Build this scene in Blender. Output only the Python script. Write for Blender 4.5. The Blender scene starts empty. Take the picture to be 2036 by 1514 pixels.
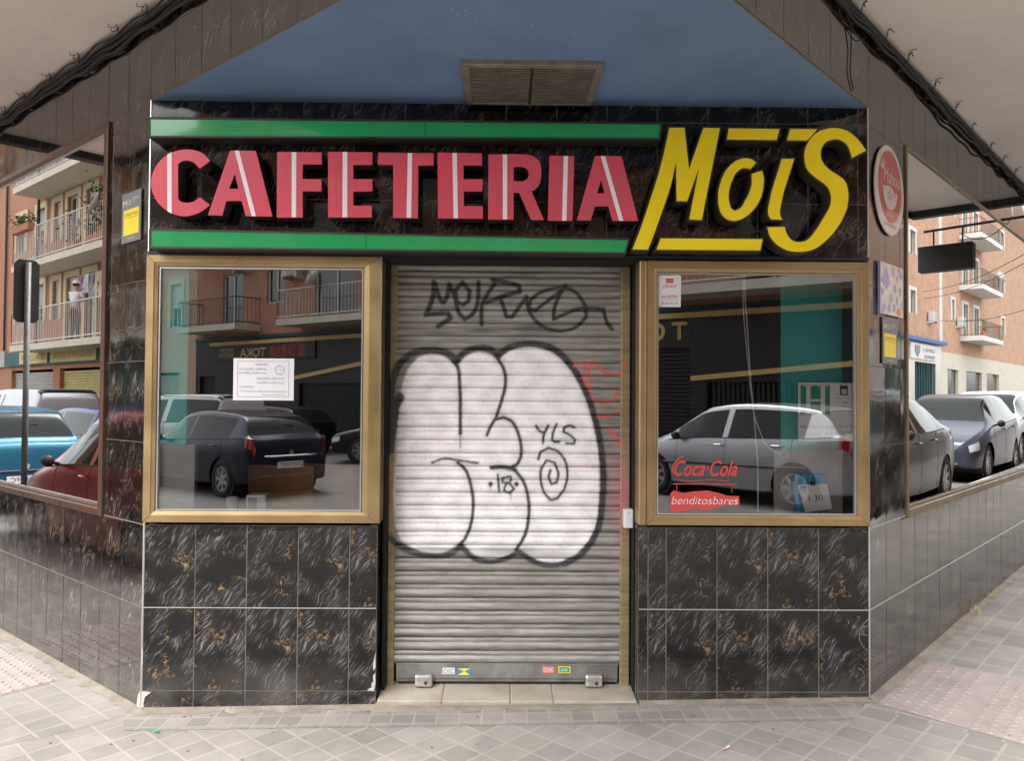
import bpy, math, random
import numpy as np
from mathutils import Vector, Matrix
random.seed(7); np.random.seed(7)
SC=bpy.context.scene; COL=SC.collection
R=math.radians
# ------------------------------------------------------------------ camera, sky, sun, exposure
cam=bpy.data.cameras.new('camera'); cam_o=bpy.data.objects.new('camera',cam); COL.objects.link(cam_o); SC.camera=cam_o
CAM=Vector((-.0146,-3.8525,1.4421)); yaw,pit,rol=.01106,.02197,.00683
fw=Vector((math.sin(yaw)*math.cos(pit),math.cos(yaw)*math.cos(pit),math.sin(pit)))
rt=Vector((math.cos(yaw),-math.sin(yaw),0)); up=rt.cross(fw)
r2=rt*math.cos(rol)+up*math.sin(rol); u2=-rt*math.sin(rol)+up*math.cos(rol)
cam_o.matrix_world=Matrix(((r2.x,u2.x,-fw.x,CAM.x),(r2.y,u2.y,-fw.y,CAM.y),(r2.z,u2.z,-fw.z,CAM.z),(0,0,0,1)))
cam.sensor_width=36; cam.lens=1547.28/2036*36; cam.clip_end=500; cam.clip_start=.05
SUN_EL,SUN_AZ=60,205
w=bpy.data.worlds.new('World'); SC.world=w; w.use_nodes=True
nt=w.node_tree; bg=nt.nodes['Background']
sky=nt.nodes.new('ShaderNodeTexSky'); sky.sky_type='NISHITA'; sky.sun_disc=False
sky.sun_elevation=R(SUN_EL); sky.sun_rotation=R(SUN_AZ); sky.dust_density=4; sky.air_density=1.5; sky.ozone_density=1
hs=nt.nodes.new('ShaderNodeHueSaturation'); hs.inputs['Saturation'].default_value=.12; hs.inputs['Value'].default_value=1.25
nt.links.new(sky.outputs[0],hs.inputs['Color']); nt.links.new(hs.outputs[0],bg.inputs[0]); bg.inputs[1].default_value=.15
sl=bpy.data.lights.new('sun','SUN'); sl.energy=.8; sl.angle=R(25); sl.color=(1,.95,.88)
so=bpy.data.objects.new('sun',sl); COL.objects.link(so)
sd=Vector((math.sin(R(SUN_AZ))*math.cos(R(SUN_EL)),math.cos(R(SUN_AZ))*math.cos(R(SUN_EL)),math.sin(R(SUN_EL))))
so.rotation_euler=sd.to_track_quat('Z','Y').to_euler(); so.location=sd*60
SC.view_settings.view_transform='Standard'; SC.view_settings.look='None'; SC.view_settings.gamma=1; SC.view_settings.exposure=1.84
SC.cycles.max_bounces=8; SC.cycles.glossy_bounces=5; SC.cycles.transparent_max_bounces=12; SC.cycles.transmission_bounces=4
SC.cycles.caustics_reflective=False; SC.cycles.caustics_refractive=False
SC.cycles.use_denoising=True

# ------------------------------------------------------------------ frames of the three cafe walls and the facades over the streets
Zv=Vector((0,0,1))
AL,AR,XL,XR=.7214,.8157,-1.77,1.8008
dL=Vector((-math.cos(AL),math.sin(AL),0)); nL=Vector((math.sin(AL),math.cos(AL),0)); PL=Vector((XL,0,0))
dR=Vector((math.cos(AR),math.sin(AR),0)); nR=Vector((-math.sin(AR),math.cos(AR),0)); PR=Vector((XR,0,0))
class FR:
    def __init__(s,O,X,N): s.O,s.X,s.N=Vector(O),Vector(X).normalized(),Vector(N).normalized()
    def __call__(s,u,v,e=0.): return s.O+s.X*u+Zv*v+s.N*e
    def mat(s,u,v,e=0.):
        p=s(u,v,e); X,N=s.X,s.N
        return Matrix(((X.x,0,N.x,p.x),(X.y,0,N.y,p.y),(X.z,1,N.z,p.z),(0,0,0,1)))
FRONT=FR((0,0,0),(1,0,0),(0,-1,0)); LEFT=FR(PL,-dL,-nL); RIGHT=FR(PR,dR,-nR)   # LEFT: u = -t
def ground(x): return -.07+.017*x
ZS=3.355   # street overhang height
ZB=2.906   # blue soffit height

# ------------------------------------------------------------------ mesh helpers
class MB:
    def __init__(s): s.v=[];s.f=[];s.uv=[];s.mi=[]
    def face(s,pts,uv=None,mi=0):
        n=len(s.v); s.v+= [tuple(p) for p in pts]; s.f.append(tuple(range(n,n+len(pts)))); s.uv.append(uv); s.mi.append(mi); return s
    def hexa(s,p,mi=0):   # 8 points: bottom 4 ccw, top 4
        n=len(s.v); s.v+=[tuple(q) for q in p]
        for f in ((3,2,1,0),(4,5,6,7),(0,1,5,4),(1,2,6,5),(2,3,7,6),(3,0,4,7)):
            s.f.append(tuple(n+i for i in f)); s.uv.append(None); s.mi.append(mi)
        return s
    def box(s,a,b,mi=0):
        x0,y0,z0=a;x1,y1,z1=b
        return s.hexa([(x0,y0,z0),(x1,y0,z0),(x1,y1,z0),(x0,y1,z0),(x0,y0,z1),(x1,y0,z1),(x1,y1,z1),(x0,y1,z1)],mi)
    def fbox(s,F,u0,u1,v0,v1,e0,e1,mi=0):
        return s.hexa([F(u0,v0,e1),F(u1,v0,e1),F(u1,v0,e0),F(u0,v0,e0),F(u0,v1,e1),F(u1,v1,e1),F(u1,v1,e0),F(u0,v1,e0)],mi)
    def tube(s,path,r,n=6,cap=True,mi=0):
        P=[Vector(p) for p in path]; N=len(P); rs=r if isinstance(r,(list,tuple)) else [r]*N
        ref=None; base=len(s.v)
        for i in range(N):
            t=(P[min(i+1,N-1)]-P[max(i-1,0)])
            if t.length<1e-9: t=Vector((0,0,1))
            t.normalize()
            if ref is None: ref=t.orthogonal().normalized()
            ref=(ref-t*ref.dot(t)); ref=ref.normalized() if ref.length>1e-6 else t.orthogonal().normalized()
            b=t.cross(ref)
            for k in range(n):
                a=2*math.pi*k/n; s.v.append(tuple(P[i]+(ref*math.cos(a)+b*math.sin(a))*rs[i]))
        for i in range(N-1):
            for k in range(n):
                s.f.append((base+i*n+k,base+i*n+(k+1)%n,base+(i+1)*n+(k+1)%n,base+(i+1)*n+k)); s.uv.append(None); s.mi.append(mi)
        if cap:
            s.f.append(tuple(base+k for k in range(n))[::-1]); s.uv.append(None); s.mi.append(mi)
            s.f.append(tuple(base+(N-1)*n+k for k in range(n))); s.uv.append(None); s.mi.append(mi)
        return s
    def lathe(s,O,axis,prof,n=20,mi=0):   # prof: (along, radius)
        O=Vector(O);A=Vector(axis).normalized();U=A.orthogonal().normalized();V=A.cross(U);base=len(s.v);m=len(prof)
        for (a,r) in prof:
            for k in range(n):
                t=2*math.pi*k/n; s.v.append(tuple(O+A*a+(U*math.cos(t)+V*math.sin(t))*r))
        for i in range(m-1):
            for k in range(n):
                s.f.append((base+i*n+k,base+i*n+(k+1)%n,base+(i+1)*n+(k+1)%n,base+(i+1)*n+k)); s.uv.append(None); s.mi.append(mi)
        for i in (0,m-1):
            if prof[i][1]>1e-5: s.f.append(tuple(base+i*n+k for k in range(n))); s.uv.append(None); s.mi.append(mi)
        return s
    def prism(s,F,poly,e0,e1,mi=0):   # convex or simple polygon in (u,v) of frame F
        n=len(poly); b=len(s.v)
        s.v+=[tuple(F(u,v,e1)) for u,v in poly]+[tuple(F(u,v,e0)) for u,v in poly]
        s.f.append(tuple(range(b,b+n))); s.f.append(tuple(range(b+2*n-1,b+n-1,-1))); s.uv+=[None,None]; s.mi+=[mi,mi]
        for i in range(n):
            j=(i+1)%n; s.f.append((b+j,b+i,b+n+i,b+n+j)); s.uv.append(None); s.mi.append(mi)
        return s
    def build(s,name,mat,parent=None,smooth=False,local=False,bevel=0,auto=None):
        me=bpy.data.meshes.new(name); me.from_pydata(s.v,[],s.f); me.update()
        for m in (mat if isinstance(mat,(list,tuple)) else [mat]): me.materials.append(m)
        if any(s.mi): me.polygons.foreach_set('material_index',s.mi)
        if any(u is not None for u in s.uv):
            l=me.uv_layers.new(name='UVMap'); d=[]
            for f,u in zip(s.f,s.uv):
                for k in range(len(f)): d+= (list(u[k]) if u is not None else [0,0])
            l.data.foreach_set('uv',d)
        if smooth: me.polygons.foreach_set('use_smooth',[True]*len(me.polygons))
        o=bpy.data.objects.new(name,me); COL.objects.link(o)
        if parent: attach(o,parent,local)
        if bevel:
            b=o.modifiers.new('b','BEVEL'); b.width=bevel; b.segments=2; b.limit_method='ANGLE'
        return o
def base_matrix(o): return Matrix.Translation(o.location) @ o.rotation_euler.to_matrix().to_4x4()
def chainm(o):
    m=base_matrix(o) if o.type=='EMPTY' or o.parent is None else Matrix.Identity(4)
    return m
def attach(o,parent,local=False):
    o.parent=parent
    if not local:
        root=parent
        while root.parent: root=root.parent
        if parent is root: o.matrix_parent_inverse=base_matrix(root).inverted()
        # deeper levels share the parent's own matrix (identity basis), nothing to undo
def tag(o,label=None,cat=None,group=None,kind=None):
    if label: o['label']=label
    if cat: o['category']=cat
    if group: o['group']=group
    if kind: o['kind']=kind
    return o
def thing(name,loc,label,cat,group=None,rz=0):
    o=bpy.data.objects.new(name,None); COL.objects.link(o); o.location=loc; o.rotation_euler=(0,0,rz); o.empty_display_size=.2
    return tag(o,label,cat,group)
def struct(o): o['kind']='structure'; return o
def catmull(P,n=6):
    P=[Vector(p) for p in P]; out=[]
    for i in range(len(P)-1):
        a,b,c,d=P[max(i-1,0)],P[i],P[i+1],P[min(i+2,len(P)-1)]
        for k in range(n):
            t=k/n; out.append(.5*((2*b)+(c-a)*t+(2*a-5*b+4*c-d)*t*t+(3*b-a-3*c+d)*t**3))
    return out+[P[-1]]
def outline_mesh(name,loops,F,e0,e1,mat,parent,offset=0,bevel=0,label=None):
    """letter shapes with holes: a filled 2D curve, extruded between e0 and e1 off frame F"""
    cu=bpy.data.curves.new(name,'CURVE'); cu.dimensions='2D'; cu.fill_mode='BOTH'; cu.extrude=(e1-e0)/2
    ar=sum(loops[0][i-1][0]*loops[0][i][1]-loops[0][i][0]*loops[0][i-1][1] for i in range(len(loops[0])))
    cu.offset=offset
    for k,lp in enumerate(loops):
        a=sum(lp[i-1][0]*lp[i][1]-lp[i][0]*lp[i-1][1] for i in range(len(lp)))
        if (a<0)!=(k>0): lp=lp[::-1]
        sp=cu.splines.new('POLY'); sp.points.add(len(lp)-1); sp.use_cyclic_u=True
        for p,(x,y) in zip(sp.points,lp): p.co=(x,y,0,1)
    t=bpy.data.objects.new(name,cu); COL.objects.link(t)
    dg=bpy.context.evaluated_depsgraph_get(); dg.update(); me=bpy.data.meshes.new_from_object(t.evaluated_get(dg))
    bpy.data.objects.remove(t); bpy.data.curves.remove(cu)
    me.transform(F.mat(0,0,(e0+e1)/2)); me.materials.clear(); me.materials.append(mat)
    o=bpy.data.objects.new(name,me); COL.objects.link(o)
    if parent: attach(o,parent)
    if bevel:
        b=o.modifiers.new('b','BEVEL'); b.width=bevel; b.segments=1; b.limit_method='ANGLE'; b.angle_limit=R(50)
    if label: o['label']=label
    return o
def text_mesh(name,s,F,u,v,e,h,mat,parent=None,width=None,bold=0,rot=0,shear=0,align='LEFT',local=False,M=None):
    """writing h high (cap height) with its left (or centre) at u and baseline at v"""
    cu=bpy.data.curves.new(name,'FONT'); cu.body=s; cu.size=1; cu.extrude=0; cu.shear=shear; cu.offset=bold; cu.align_x=align; cu.space_line=.95
    t=bpy.data.objects.new(name,cu); COL.objects.link(t)
    dg=bpy.context.evaluated_depsgraph_get(); dg.update(); me=bpy.data.meshes.new_from_object(t.evaluated_get(dg))
    bpy.data.objects.remove(t); bpy.data.curves.remove(cu)
    xs=[q.co.x for q in me.vertices] or [0,1]
    k=h/.7; kx=k if width is None else width/(max(xs)-min(xs))
    x0=min(xs) if align=='LEFT' else (min(xs)+max(xs))/2
    me.transform(Matrix.Translation((-x0,0,0)))
    if M is None: M=F.mat(u,v,e)
    me.transform(M@Matrix.Rotation(rot,4,'Z')@Matrix.Diagonal((kx,k,1,1)))
    me.materials.clear(); me.materials.append(mat)
    o=bpy.data.objects.new(name,me); COL.objects.link(o)
    if parent: attach(o,parent,local)
    return o

# ------------------------------------------------------------------ materials
def mat(name,col,rough=.6,metal=0,noise=0,nscale=8,bump=0,bscale=60,coat=0,spec=.5,col2=None,ior=1.45,emit=0,stretch=None):
    m=bpy.data.materials.new(name); m.use_nodes=True; nt=m.node_tree; b=nt.nodes['Principled BSDF']
    b.inputs['Base Color'].default_value=(*col,1); b.inputs['Roughness'].default_value=rough; b.inputs['Metallic'].default_value=metal
    b.inputs['IOR'].default_value=ior; b.inputs['Coat Weight'].default_value=coat; b.inputs['Coat Roughness'].default_value=.03
    b.inputs['Specular IOR Level'].default_value=spec
    if emit: b.inputs['Emission Color'].default_value=(*col,1); b.inputs['Emission Strength'].default_value=emit
    tc=nt.nodes.new('ShaderNodeTexCoord'); src=tc.outputs['Object']
    if stretch:
        mp=nt.nodes.new('ShaderNodeMapping'); mp.inputs['Scale'].default_value=stretch; nt.links.new(src,mp.inputs[0]); src=mp.outputs[0]
    if noise:
        n=nt.nodes.new('ShaderNodeTexNoise'); n.inputs['Scale'].default_value=nscale; n.inputs['Detail'].default_value=6; n.inputs['Roughness'].default_value=.6
        nt.links.new(src,n.inputs['Vector'])
        r=nt.nodes.new('ShaderNodeValToRGB'); c2=col2 or tuple(c*(1-noise) for c in col)
        r.color_ramp.elements[0].position=.35; r.color_ramp.elements[0].color=(*c2,1); r.color_ramp.elements[1].position=.65; r.color_ramp.elements[1].color=(*col,1)
        nt.links.new(n.outputs[0],r.inputs[0]); nt.links.new(r.outputs[0],b.inputs['Base Color'])
    if bump:
        n2=nt.nodes.new('ShaderNodeTexNoise'); n2.inputs['Scale'].default_value=bscale; n2.inputs['Detail'].default_value=4
        nt.links.new(src,n2.inputs['Vector'])
        bp=nt.nodes.new('ShaderNodeBump'); bp.inputs['Strength'].default_value=bump; bp.inputs['Distance'].default_value=.01
        nt.links.new(n2.outputs[0],bp.inputs['Height']); nt.links.new(bp.outputs[0],b.inputs['Normal'])
    return m
class NB:   # tiny node builder
    def __init__(s,m): s.nt=m.node_tree; s.b=s.nt.nodes.get('Principled BSDF')
    def n(s,t,**k):
        o=s.nt.nodes.new('ShaderNode'+t)
        for a,v in k.items():
            if a.startswith('i_'):
                key=a[2:].replace('_',' '); key=int(key) if key.isdigit() else key
                o.inputs[key].default_value=v
            else: setattr(o,a,v)
        return o
    def l(s,a,b): s.nt.links.new(a,b)
    def math(s,op,a,b=None,clamp=False):
        o=s.n('Math',operation=op); o.use_clamp=clamp
        for i,x in enumerate((a,b)):
            if x is None: continue
            if isinstance(x,(int,float)): o.inputs[i].default_value=x
            else: s.l(x,o.inputs[i])
        return o.outputs[0]
    def ramp(s,x,stops):
        r=s.n('ValToRGB'); e=r.color_ramp.elements
        while len(e)<len(stops): e.new(.5)
        for k,(p,c) in enumerate(stops):
            e[k].position=p; e[k].color=(*c,1) if isinstance(c,tuple) else (c,c,c,1)
        s.l(x,r.inputs[0]); return r.outputs[0]
    def mix(s,f,a,b):
        o=s.n('Mix',data_type='RGBA')
        for i,x in ((0,f),(6,a),(7,b)):
            if isinstance(x,(int,float)): o.inputs[i].default_value=x
            elif isinstance(x,tuple): o.inputs[i].default_value=(*x,1)
            else: s.l(x,o.inputs[i])
        return o.outputs[2]
def new(name):
    m=bpy.data.materials.new(name); m.use_nodes=True; return m,NB(m)
def tile_material(name='black_marble_tile',wk=.44,gk=1.,tint=None,ior=1.46):
    """printed black marble tile: diagonal white brush strokes and broken gold veins, in the tile's own UVs"""
    m,k=new(name); uv=k.n('UVMap')
    rot=k.n('Mapping'); rot.inputs['Rotation'].default_value=(0,0,R(-56)); k.l(uv.outputs[0],rot.inputs[0])
    wob=k.n('TexNoise',i_Scale=9.,i_Detail=2.); k.l(uv.outputs[0],wob.inputs['Vector'])
    va=k.n('VectorMath',operation='SCALE'); va.inputs[3].default_value=.065; k.l(wob.outputs['Color'],va.inputs[0])
    vb=k.n('VectorMath',operation='ADD'); k.l(rot.outputs[0],vb.inputs[0]); k.l(va.outputs[0],vb.inputs[1])
    st=k.n('Mapping'); st.inputs['Scale'].default_value=(11,112,1); k.l(vb.outputs[0],st.inputs[0])
    n1=k.n('TexNoise',i_Scale=1.,i_Detail=3.,i_Roughness=.62,i_Distortion=.5); k.l(st.outputs[0],n1.inputs['Vector'])
    lines=k.ramp(n1.outputs[0],[(.53,0.),(.66,1.)])
    nm=k.n('TexNoise',i_Scale=7.,i_Detail=3.); k.l(uv.outputs[0],nm.inputs['Vector'])
    mask=k.ramp(nm.outputs[0],[(.42,0.),(.64,1.)])
    white=k.math('MULTIPLY',lines,mask)
    haze=k.ramp(nm.outputs[0],[(.40,(.0025,.0025,.003)),(.55,(.008,.007,.007)),(.74,(.030,.026,.025))])
    ng=k.n('TexNoise',i_Scale=13.,i_Detail=3.,i_Distortion=1.6,i_Roughness=.55); k.l(uv.outputs[0],ng.inputs['Vector'])
    a=k.math('ABSOLUTE',k.math('SUBTRACT',ng.outputs[0],.5))
    vein=k.ramp(a,[(.006,1.),(.03,0.)])
    ngm=k.n('TexNoise',i_Scale=9.,i_Detail=2.); 
    off=k.n('VectorMath',operation='ADD'); off.inputs[1].default_value=(3.3,7.1,0); k.l(uv.outputs[0],off.inputs[0]); k.l(off.outputs[0],ngm.inputs['Vector'])
    gm=k.ramp(ngm.outputs[0],[(.55,0.),(.64,1.)])
    gold=k.math('MULTIPLY',vein,gm)
    nb=k.n('TexNoise',i_Scale=34.,i_Detail=2.); k.l(uv.outputs[0],nb.inputs['Vector'])
    gold=k.math('MULTIPLY',gold,k.ramp(nb.outputs[0],[(.38,.15),(.56,1.)]))
    c=k.mix(k.math('MULTIPLY',white,wk),haze if tint is None else k.mix(.8,haze,tint),(.34,.34,.36)); c=k.mix(k.math('MULTIPLY',gold,gk),c,(.25,.15,.07))
    # street dirt: slight dull film, rougher low down
    tc=k.n('TexCoord'); nd=k.n('TexNoise',i_Scale=2.2,i_Detail=5.); k.l(tc.outputs['Object'],nd.inputs['Vector'])
    sx=k.n('SeparateXYZ'); k.l(tc.outputs['Object'],sx.inputs[0])
    low=k.math('MULTIPLY',k.ramp(sx.outputs[2],[(0.,1.),(.17,0.)]),k.ramp(nd.outputs[0],[(.4,.1),(.65,.75)]))
    c=k.mix(k.math('MULTIPLY',low,.35),c,(.22,.2,.18)); k.l(c,k.b.inputs['Base Color'])
    k.l(k.ramp(nd.outputs[0],[(.35,.02),(.7,.09)]),k.b.inputs['Roughness']); k.b.inputs['IOR'].default_value=ior
    wv=k.n('TexNoise',i_Scale=5.,i_Detail=1.); k.l(tc.outputs['Object'],wv.inputs['Vector'])
    bp=k.n('Bump',i_Strength=.06,i_Distance=.02); k.l(wv.outputs[0],bp.inputs['Height']); k.l(bp.outputs[0],k.b.inputs['Normal'])
    return m
def brick_mat(name,c1,c2,mortar,sc=1.,bw=.25,bh=.065,ms=.008,rough=.85,rotz=0,uv=True,noise=.25,offset=.5,bump=.2):
    m,k=new(name)
    src=k.n('UVMap').outputs[0] if uv else k.n('TexCoord').outputs['Object']
    mp=k.n('Mapping'); mp.inputs['Rotation'].default_value=(0,0,rotz); k.l(src,mp.inputs[0])
    b=k.n('TexBrick'); b.offset=offset; b.squash=1
    for nme,v in (('Scale',1.),('Mortar Size',ms),('Mortar Smooth',.2),('Bias',0.),('Brick Width',bw),('Row Height',bh)): b.inputs[nme].default_value=v
    b.inputs['Color1'].default_value=(*c1,1); b.inputs['Color2'].default_value=(*c2,1); b.inputs['Mortar'].default_value=(*mortar,1)
    k.l(mp.outputs[0],b.inputs[0])
    n=k.n('TexNoise',i_Scale=3.,i_Detail=7.,i_Roughness=.65); k.l(src,n.inputs['Vector'])
    v0=k.ramp(n.outputs[0],[(.3,1-noise),(.7,1.)])
    nz=k.n('TexNoise',i_Scale=1.3,i_Detail=8.,i_Roughness=.75); k.l(src,nz.inputs['Vector'])
    v=k.math('MULTIPLY',v0,k.ramp(nz.outputs[0],[(.38,1-noise*.8),(.55,1.)]))
    x=k.n('Mix',data_type='RGBA',blend_type='MULTIPLY'); x.inputs[0].default_value=1; k.l(b.outputs[0],x.inputs[6]); k.l(v,x.inputs[7])
    xo=x.outputs[2]
    if not uv:   # gum spots and dark stains trodden into the paving
        vo=k.n('TexVoronoi',i_Scale=2.6); k.l(src,vo.inputs['Vector']); sp=k.ramp(vo.outputs['Distance'],[(.045,1.),(.07,0.)])
        nn=k.n('TexNoise',i_Scale=1.7,i_Detail=1.); k.l(src,nn.inputs['Vector'])
        xo=k.mix(k.math('MULTIPLY',sp,k.ramp(nn.outputs[0],[(.5,0.),(.62,.55)])),xo,(.10,.09,.08))
        ns=k.n('TexNoise',i_Scale=4.5,i_Detail=8.,i_Roughness=.75); k.l(src,ns.inputs['Vector'])
        xo=k.mix(k.ramp(ns.outputs[0],[(.58,0.),(.80,.55)]),xo,(.17,.14,.115))
    k.l(xo,k.b.inputs['Base Color']); k.b.inputs['Roughness'].default_value=rough
    if bump:
        n3=k.n('TexNoise',i_Scale=90.,i_Detail=3.); k.l(src,n3.inputs['Vector'])
        h=k.math('SUBTRACT',k.math('MULTIPLY',n3.outputs[0],.35),b.outputs['Fac'])
        bp=k.n('Bump',i_Strength=bump,i_Distance=.006); k.l(h,bp.inputs['Height']); k.l(bp.outputs[0],k.b.inputs['Normal'])
    return m
def glass_mat(name,fac,tint=(.8,.82,.82),rc=(1,1,1),rough=0.):
    m,k=new(name); nt=k.nt; out=nt.nodes['Material Output']; nt.nodes.remove(k.b)
    t=k.n('BsdfTransparent'); t.inputs[0].default_value=(*tint,1); g=k.n('BsdfGlossy'); g.inputs[0].default_value=(*rc,1); g.inputs['Roughness'].default_value=rough
    fr=k.n('Fresnel',i_IOR=1.5); f=k.math('ADD',fr.outputs[0],fac,True)
    tc=k.n('TexCoord'); n=k.n('TexNoise',i_Scale=1.1,i_Detail=1.); k.l(tc.outputs['Object'],n.inputs['Vector'])
    bp=k.n('Bump',i_Strength=.012,i_Distance=.01); k.l(n.outputs[0],bp.inputs['Height']); k.l(bp.outputs[0],g.inputs['Normal'])
    mx=k.n('MixShader'); k.l(f,mx.inputs[0]); k.l(t.outputs[0],mx.inputs[1]); k.l(g.outputs[0],mx.inputs[2]); k.l(mx.outputs[0],out.inputs[0])
    return m
def shutter_mat(name='galvanised_shutter',c1=(.19,.18,.160),c2=(.315,.30,.275)):
    m,k=new(name); tc=k.n('TexCoord')
    mp=k.n('Mapping'); mp.inputs['Scale'].default_value=(3,3,40); k.l(tc.outputs['Object'],mp.inputs[0])
    n=k.n('TexNoise',i_Scale=1.5,i_Detail=5.); k.l(mp.outputs[0],n.inputs['Vector'])
    n2=k.n('TexNoise',i_Scale=2.,i_Detail=8.,i_Roughness=.7); k.l(tc.outputs['Object'],n2.inputs['Vector'])
    base=k.mix(k.ramp(n.outputs[0],[(.35,0.),(.65,1.)]),c1,c2)
    base=k.mix(k.ramp(n2.outputs[0],[(.50,0.),(.74,.5)]),base,(.12,.105,.09))
    at=k.n('Attribute',attribute_name='paint'); 
    sp=k.n('TexNoise',i_Scale=45.,i_Detail=3.); k.l(tc.outputs['Object'],sp.inputs['Vector'])
    al=k.math('MULTIPLY',at.outputs['Alpha'],k.ramp(sp.outputs[0],[(.25,.82),(.5,1.)]))
    c=k.mix(al,base,at.outputs['Color']); k.l(c,k.b.inputs['Base Color'])
    k.l(k.math('MULTIPLY',k.math('SUBTRACT',1.,al),.15),k.b.inputs['Metallic']); k.b.inputs['Roughness'].default_value=.52
    return m
def brass(name,col,rough=.32,sc=(60,60,2)):
    m,k=new(name); tc=k.n('TexCoord'); mp=k.n('Mapping'); mp.inputs['Scale'].default_value=(4,4,4); k.l(tc.outputs['Object'],mp.inputs[0])
    n=k.n('TexNoise',i_Scale=1.,i_Detail=6.); k.l(mp.outputs[0],n.inputs['Vector'])
    k.l(k.mix(n.outputs[0],tuple(c*.8 for c in col),tuple(min(1,c*1.15) for c in col)),k.b.inputs['Base Color'])
    k.b.inputs['Metallic'].default_value=.75; k.l(k.ramp(n.outputs[0],[(.3,rough-.06),(.7,rough+.14)]),k.b.inputs['Roughness'])
    return m
M={}
M['tile']=tile_material()
M['tile_side']=tile_material('reflection_tinted_tile',.42,.75,(.011,.008,.006),2.3)  # brown tint and fainter veins imitate street reflections in the colour
M['grout']=mat('pale_grout',(.24,.225,.205),.8,noise=.3,nscale=20)
M['alu']=mat('aluminium_strip',(.62,.61,.6),.3,metal=.9)
M['blue']=mat('blue_ceiling_paint',(.155,.255,.44),.55,noise=.22,nscale=2.0,bump=.1,bscale=30)
M['beige']=mat('cream_plaster',(.88,.80,.73),.85,noise=.12,nscale=1.2,bump=.15,bscale=40)
M['brass']=brass('brushed_gold_frame',(.37,.265,.13))
M['bronze']=brass('bronze_frame',(.14,.085,.06),.3)
M['brass2']=brass('dull_brown_gold_frame',(.26,.19,.11),.3)
M['guide']=mat('old_gold_rail',(.36,.30,.17),.4,metal=.5,noise=.35,nscale=6)
M['green']=mat('green_acrylic',(.018,.36,.11),.07,coat=.6,noise=.12,nscale=1.5)
M['red']=mat('red_acrylic',(.72,.07,.105),.24,coat=.3,noise=.2,nscale=3.,spec=.6,col2=(.60,.085,.13))
M['white_ac']=mat('white_acrylic',(.82,.8,.8),.25)
M['yellow']=mat('yellow_acrylic',(.93,.74,.015),.25,coat=.1,noise=.1,nscale=3,col2=(.88,.65,.012))
M['boxdark']=mat('dark_letter_side',(.035,.027,.022),.45)
M['ledge']=mat('black_lintel',(.018,.017,.016),.5,noise=.4,nscale=12)  # near-black, slightly mottled
M['shutter']=shutter_mat()
M['paneF']=glass_mat('shop_glass',.205,(.95,.96,.96))
M['paneS']=glass_mat('mirror_film_glass',.72,(.5,.5,.5),(.93,.93,.93))
M['black']=mat('black_paint',(.012,.012,.013),.45)
M['cable']=mat('black_cable',(.02,.02,.02),.6,noise=.4,nscale=15)
M['marble']=mat('cream_marble',(.36,.325,.27),.45,noise=.18,nscale=5,col2=(.27,.225,.175))
M['cement']=mat('dirty_cement',(.22,.19,.155),.9,noise=.35,nscale=7,bump=.5,bscale=50)
M['plaster']=mat('bare_plaster',(.48,.45,.39),.9,noise=.2,nscale=25,bump=.4,bscale=60)
M['paper']=mat('white_paper',(.62,.61,.63),.7)
M['paper_in']=mat('lightened_card',(.88,.88,.88),.7)  # white paper lightened to make up for weak light behind glass
M['ink']=mat('dark_ink',(.03,.03,.035),.6)
M['greyink']=mat('grey_ink',(.25,.25,.27),.6)
M['redink']=mat('red_ink',(.55,.03,.03),.5)
M['redvinyl']=mat('faded_red_vinyl',(.50,.06,.05),.5)
M['whitevinyl']=mat('white_vinyl',(.75,.7,.7),.5)
M['yellowvinyl']=mat('yellow_print',(.80,.62,.03),.4)
M['greyprint']=mat('grey_print',(.16,.16,.17),.4)
M['bluecard']=mat('blue_card',(.02,.24,.52),.5)
M['bluepr']=mat('pale_blue_print',(.33,.35,.55),.4)
M['greenpr']=mat('green_print',(.02,.28,.16),.5)
M['orangepr']=mat('orange_print',(.75,.3,.12),.5)
M['pinkpr']=mat('pink_print',(.65,.2,.2),.6)
M['steel']=mat('worn_steel',(.72,.72,.72),.22,metal=.9,noise=.2,nscale=20)
M['whiteplastic']=mat('white_plastic',(.7,.7,.7),.4)
M['turq']=mat('turquoise_paint',(.03,.52,.49),.6,noise=.06,nscale=3)
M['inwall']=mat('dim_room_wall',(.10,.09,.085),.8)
M['lining']=mat('pale_wainscot',(.5,.48,.46),.7,noise=.1,nscale=6)
M['wood']=mat('orange_brown_wood',(.34,.15,.06),.45,noise=.3,nscale=4)
M['asphalt']=mat('asphalt',(.17,.165,.16),.9,noise=.3,nscale=4,bump=.5,bscale=150)
M['kerb']=mat('kerb_stone',(.42,.4,.38),.85,noise=.2,nscale=5)
M['darkgap']=mat('gap_shade',(.006,.006,.006),.7)  # near-black tone standing in for shade in gaps
gc1,gc2,gm_=(.212,.194,.176),(.268,.246,.224),(.300,.274,.246)
ROT_L=math.atan2(dL.y,dL.x); ROT_R=math.atan2(dR.y,dR.x)
M['pave']=brick_mat('diagonal_paving',gc1,gc2,gm_,bw=.146,bh=.146,ms=.007,rotz=R(-46),uv=False,offset=0,noise=.22,bump=.35)
M['paveL']=brick_mat('left_street_paving',gc1,gc2,gm_,bw=.146,bh=.146,ms=.007,rotz=-ROT_L,uv=False,offset=0,noise=.22,bump=.35)
M['paveR']=brick_mat('right_street_paving',gc1,gc2,gm_,bw=.146,bh=.146,ms=.007,rotz=-ROT_R,uv=False,offset=0,noise=.22,bump=.35)
M['border']=brick_mat('border_paving',(.200,.182,.165),(.268,.245,.222),gm_,bw=.106,bh=.1,ms=.005,rotz=0,uv=False,offset=0,noise=.25,bump=.35)
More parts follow.
